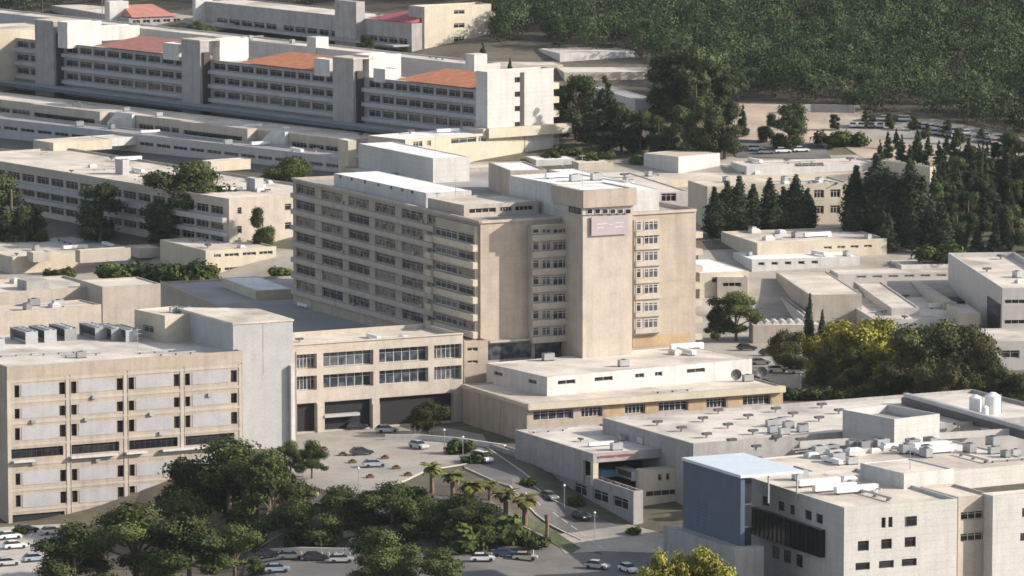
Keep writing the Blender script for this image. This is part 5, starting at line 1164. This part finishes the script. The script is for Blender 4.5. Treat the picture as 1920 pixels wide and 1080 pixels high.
for x, y, l in ((1379, 716, 'dark satellite dish on the podium roof, left one'), (1427, 711, 'dark satellite dish on the podium roof, right one')): place('satellite_dish', eq('dish'), P(x, y, PD.zr + .07), .2, l, 'satellite dish', None, 1.15)
# tower roof
for x, y, zz, k, lb in ((1078, 340, R1.zr, 'ac', 'condenser pair member at the left of the white plant roof'), (1118, 338, R1.zr, 'ac', 'lone condenser on the white roof behind the shaft'), (1048, 334, R1.zr, 'duct', 'white duct on the plant storey roof')):
    place('condenser_unit' if k == 'ac' else 'roof_duct', eq(k), P(x, y, zz + .07), hB, lb, 'air conditioner' if k == 'ac' else 'duct', None, 1.2)
for x, y in ((700, 303), (720, 306), (955, 395), (985, 392), (910, 388)): 
    q = P(x, y, T.zr + .07)
    place('condenser_unit', eq('ac'), q, hB, 'grey condenser on the main tower roof', 'air conditioner', 'condensers on the main tower roof', 1.2)
# scattered equipment on the lower roofs
spec = [(LR2, 5, 'the shaded service wing'), (LR, 5, 'the low wing beside the tower'), (PD, 3, 'the podium edge roof'), (PU, 5, 'the podium upper roof'), (E, 6, 'the emergency building'), (K, 3, 'the link block'), (B7b, 4, 'the tan wing'), (B7c, 4, 'the tan front wing'), (B6, 4, 'the two-storey block'), (B6b, 8, 'the long low block'), (D9, 16, 'the courtyard building'),
        (RM2, 9, 'the three-storey block'), (RM6, 8, 'the hillside roof'), (RM1, 4, 'the white annex'), (L1, 8, 'the low court building'), (L2, 5, 'the white-roofed hall'), (L5, 9, 'the lower clinic'), (L6, 4, 'the angled ward building'), (MS, 8, 'the stepped building'), (MS2, 7, 'the lower terrace'), (Lg, 8, 'the terraced ward building'), (LgR, 5, 'the rear ward wing'), (FB, 4, 'the far ward building'), (RM4, 4, 'the white-roofed wing'), (PV, 3, 'the glazed pavilion')]
rq = random.Random(21)
for b_, n, nm_ in spec:
    for i in range(n):
        a = rq.uniform(1.5, b_.La - 1.5); c_ = rq.uniform(1.5, b_.Lb - 1.5)
        if b_ is Lg or b_ is MS or b_ is MS2 or b_ is LgR or b_ is D9: a = rq.uniform(1.5, min(b_.La, 130) - 1.5)
        if b_ is Lg: c_ = rq.uniform(11, b_.Lb - 1.5)
        if b_ in (LR, LR2): a = rq.uniform(1.5, b_.La * .5)
        k = rq.choice(['ac', 'ac', 'skybox', 'duct', 'pipe', 'vent'])
        n2_, l2_, c2_ = {'ac': ('condenser_unit', 'grey condenser', 'air conditioner'), 'skybox': ('roof_hatch', 'low domed hatch', 'roof hatch'), 'duct': ('roof_duct', 'white duct', 'duct'), 'pipe': ('roof_pipe', 'grey pipe run', 'pipe'), 'vent': ('roof_vent', 'small dark cowl vent', 'roof vent')}[k]
        place(n2_, eq(k), b_.at(a, c_), hB + rq.choice([0, 1.571]), l2_ + ' on the roof of ' + nm_, c2_, l2_ + 's on ' + nm_, rq.uniform(.8, 1.3))
def antenna(b_, a, c_, h, lb):
    v = b_.at(a, c_); m = MB(); m.tube([(v.x, v.y, v.z), (v.x, v.y, v.z + h)], [.07, .04], n=6)
    e = empty('antenna', tuple(v), lb, 'antenna'); m.build('mast', 'metal', e)
    for k in (.75, .9):
        m = MB(); m.box((v.x, v.y), (DB.x, DB.y), (DA.x, DA.y), -.7, .7, -.04, .04, v.z + h * k, v.z + h * k + .08); m.build('crossbar', 'metal', e)
antenna(T, 30, 9, 6, 'thin antenna on the main tower roof beside the white gallery'); antenna(S, 6, 3, 7, 'thin antenna on top of the tower shaft'); antenna(F, 10, 30, 5, 'thin antenna on the front-left roof'); antenna(R4, 5, 3, 5, 'thin antenna on the pale lift room'); antenna(N5, 4, 4, 5, 'thin antenna on the white plant room at lower right')
# rain pipes and small wall units
for b_, fc, xs, z0, z1 in ((F, 'B', (127, 235, 341, 449), -9, 17), (K, 'B', (551, 866), .2, 16), (PD, 'A', (900, 940), 0, 7)):
    for x in xs:
        m = MB(); u = b_.u(fc, x); b_.fbox(m, fc, u + .42, u + .52, z0, z1, .012, .13); m.build('rain_pipe', 'tan2', b_.root)
rz_ = random.Random(4)
for x, y in ((60, 790), (160, 786), (282, 776), (392, 740), (60, 868), (180, 862), (300, 812), (175, 744)):
    m = MB(); u = F.u('B', x); z = F.z('B', x, y); F.fbox(m, 'B', u - .45, u + .45, z - .3, z + .3, .075, .5); m.build('wall_unit', 'metal', F.root)
for k in range(12):
    m = MB(); u = rz_.uniform(12, 78); z = rz_.choice([z_ for z_ in range(8)]); zz = T.z('A', 573, 352 + 30.2 * (z if z < 7 else 6) + 11); T.fbox(m, 'A', u - .4, u + .4, zz - .25, zz + .3, .003, .45); m.build('wall_unit', 'metal', T.root)
# street lamps, masts
for x, y, lb in ((778, 818, 'globe lamp on the planter wall right of the plaza'), (833, 852, 'globe lamp at the head of the street'), (868, 866, 'globe lamp beside the street bushes'), (672, 926, 'globe lamp at the lower rim of the plaza'), (1115, 1010, 'globe lamp on the sunlit pavement'), (520, 1018, 'globe lamp under the pines beside the lower car park'), (1058, 958, 'globe lamp halfway down the street')):
    place('street_lamp', eq('lamp'), G(x, y), 0, lb, 'street lamp')
for x, y, lb in ((462, 238, 'tall mast in front of the long terraced building'), (77, 352, 'tall mast in front of the shaded long building'), (192, 55, 'far mast at the top left')):
    place('light_mast', eq('mast'), G(x, y), .3, lb, 'light mast')
# plaza planters
m = MB(); m.hexa([(-.7, -.7, 0), (.7, -.7, 0), (.7, .7, 0), (-.7, .7, 0), (-.85, -.85, .45), (.85, -.85, .45), (.85, .85, .45), (-.85, .85, .45)]); pt = m.mesh('tub', 'rust')
pl = leafmesh('plant', leafpts([(0, 0, .6, .6, .6, .3)], 120, .14, RNG), 'bush')
for x, y in ((722, 861), (661, 869), (743, 880), (765, 893), (694, 897), (607, 845), (643, 855)): place('planter', [('tub', pt), ('plant', pl)], G(x, y) + Vector((0, 0, .12)), .3, 'small brown planter on the plaza paving', 'planter', 'brown planters on the plaza', .8)
# striped pergola beside the plaza
g = G(555, 935); m = MB(); m.box((g.x, g.y), (DB.x, DB.y), (DA.x, DA.y), -4.5, 4.5, 0, 6, g.z - 6, g.z + .6); root = empty('pergola', (g.x, g.y, g.z), 'pergola with pale slats on an ochre wall, left below the plaza', 'pergola')
m.build('base_wall', 'ochre', root)
for i in range(9):
    m = MB(); m.box((g.x, g.y), (DB.x, DB.y), (DA.x, DA.y), -4.4 + i * 1.05, -3.9 + i * 1.05, .2, 5.8, g.z + .61, g.z + .85); m.build('slat', 'cream', root)
# tarpaulin-covered equipment on the emergency terrace
q = P(1150, 893, .5)
place('terrace_machine', eq('chiller'), P(1178, 897, .47), hA, 'white-framed machine on the emergency terrace', 'machine', None, .75)
m = MB(); m.hexa([(-2, -1, 0), (2, -1, 0), (2, 1, 0), (-2, 1, 0), (-1.6, -.7, 1.3), (1.4, -.7, 1.1), (1.4, .7, 1.2), (-1.6, .7, 1.5)])
o = m.build('tarpaulin', mat('blue_tarpaulin', (.10, .19, .28), .1), off=(0, 0, 0)); o.location = P(1140, 893, .47); o.rotation_euler = (0, 0, hB); tag(o, 'blue tarpaulin over a heap beside the white-framed terrace machine', 'tarpaulin')
for i in range(7):
    v = ET.O + ET.A * (1.5 + i * 3.3) + ET.B * .8; place('planter', [('tub', pt), ('plant', pl)], (v.x, v.y, ET.zr + .07), 0, 'planter on the edge of the grey terrace wall', 'planter', 'planters on the terrace edge', .7)

# kerbs and painted bays
def strip(name, segs, w0, h, lift, material):
    m = MB()
    for a, b in segs:
        a = G(*a) if not isinstance(a, Vector) else a; b = G(*b) if not isinstance(b, Vector) else b
        n_ = max(1, int((b - a).length / 4)); e = (b - a); e.z = 0; e.normalize(); n = Vector((-e.y, e.x, 0)) * w0
        for i in range(n_):
            p = a.lerp(b, i / n_); q = a.lerp(b, (i + 1) / n_); zp = Traw(p.x, p.y) + lift; zq = Traw(q.x, q.y) + lift
            m.hexa([(p.x, p.y, zp - .1), (q.x, q.y, zq - .1), (q.x + n.x, q.y + n.y, zq - .1), (p.x + n.x, p.y + n.y, zp - .1), (p.x, p.y, zp + h), (q.x, q.y, zq + h), (q.x + n.x, q.y + n.y, zq + h), (p.x + n.x, p.y + n.y, zp + h)])
    return struct(m.build(name, material))
strip('kerb', [((640, 926), (700, 923)), ((700, 923), (760, 903)), ((760, 903), (800, 884)), ((800, 884), (880, 871)), ((870, 879), (930, 906)), ((930, 906), (1030, 986)), ((1030, 986), (1090, 1015)), ((905, 836), (1000, 914)), ((1000, 914), (1120, 971)), ((480, 1031), (760, 1020)), ((0, 992), (130, 985)), ((135, 990), (175, 1035)), ((1500, 640), (1500, 735))], .3, .16, .12, 'pave')
bays = []
for i in range(15):
    a = G(486 + i * 13, 1036 - i * .3); bays.append((a, a + Vector((.25, -5.0, 0))))
for i in range(9):
    a = G(895 + i * 13, 1040 - i); bays.append((a, a + Vector((.1, -4.6, 0))))
for i in range(8):
    a = G(5 + i * 14, 1004 - i); bays.append((a, a + Vector((-.4, -4.6, 0))))
for i in range(9):
    a = G(985 + i * 17, 925 + i * 12.5); bays.append((a, a + Vector((1.0, -2.2, 0))))
strip('road_marking', bays, .14, .02, .17, 'line')
# ================================================================== AIR
m = MB(); m.box((0, 0), (1, 0), (0, 1), -900, 900, -60, 2350, -14, 230)
hz = m.build('haze', 'white'); hz.data.materials.clear(); hm = bpy.data.materials.new('pale_haze'); hm.use_nodes = True
for n_ in list(hm.node_tree.nodes):
    if n_.type == 'BSDF_PRINCIPLED': hm.node_tree.nodes.remove(n_)
pv = hm.node_tree.nodes.new('ShaderNodeVolumePrincipled'); pv.inputs['Color'].default_value = (.80, .88, 1, 1); pv.inputs['Density'].default_value = .00002; pv.inputs['Anisotropy'].default_value = .2
hm.node_tree.links.new(pv.outputs[0], [n for n in hm.node_tree.nodes if n.type == 'OUTPUT_MATERIAL'][0].inputs['Volume'])
hz.data.materials.append(hm); hz['kind'] = 'stuff'; tag(hz, 'thin pale haze hanging over the whole campus', 'haze')
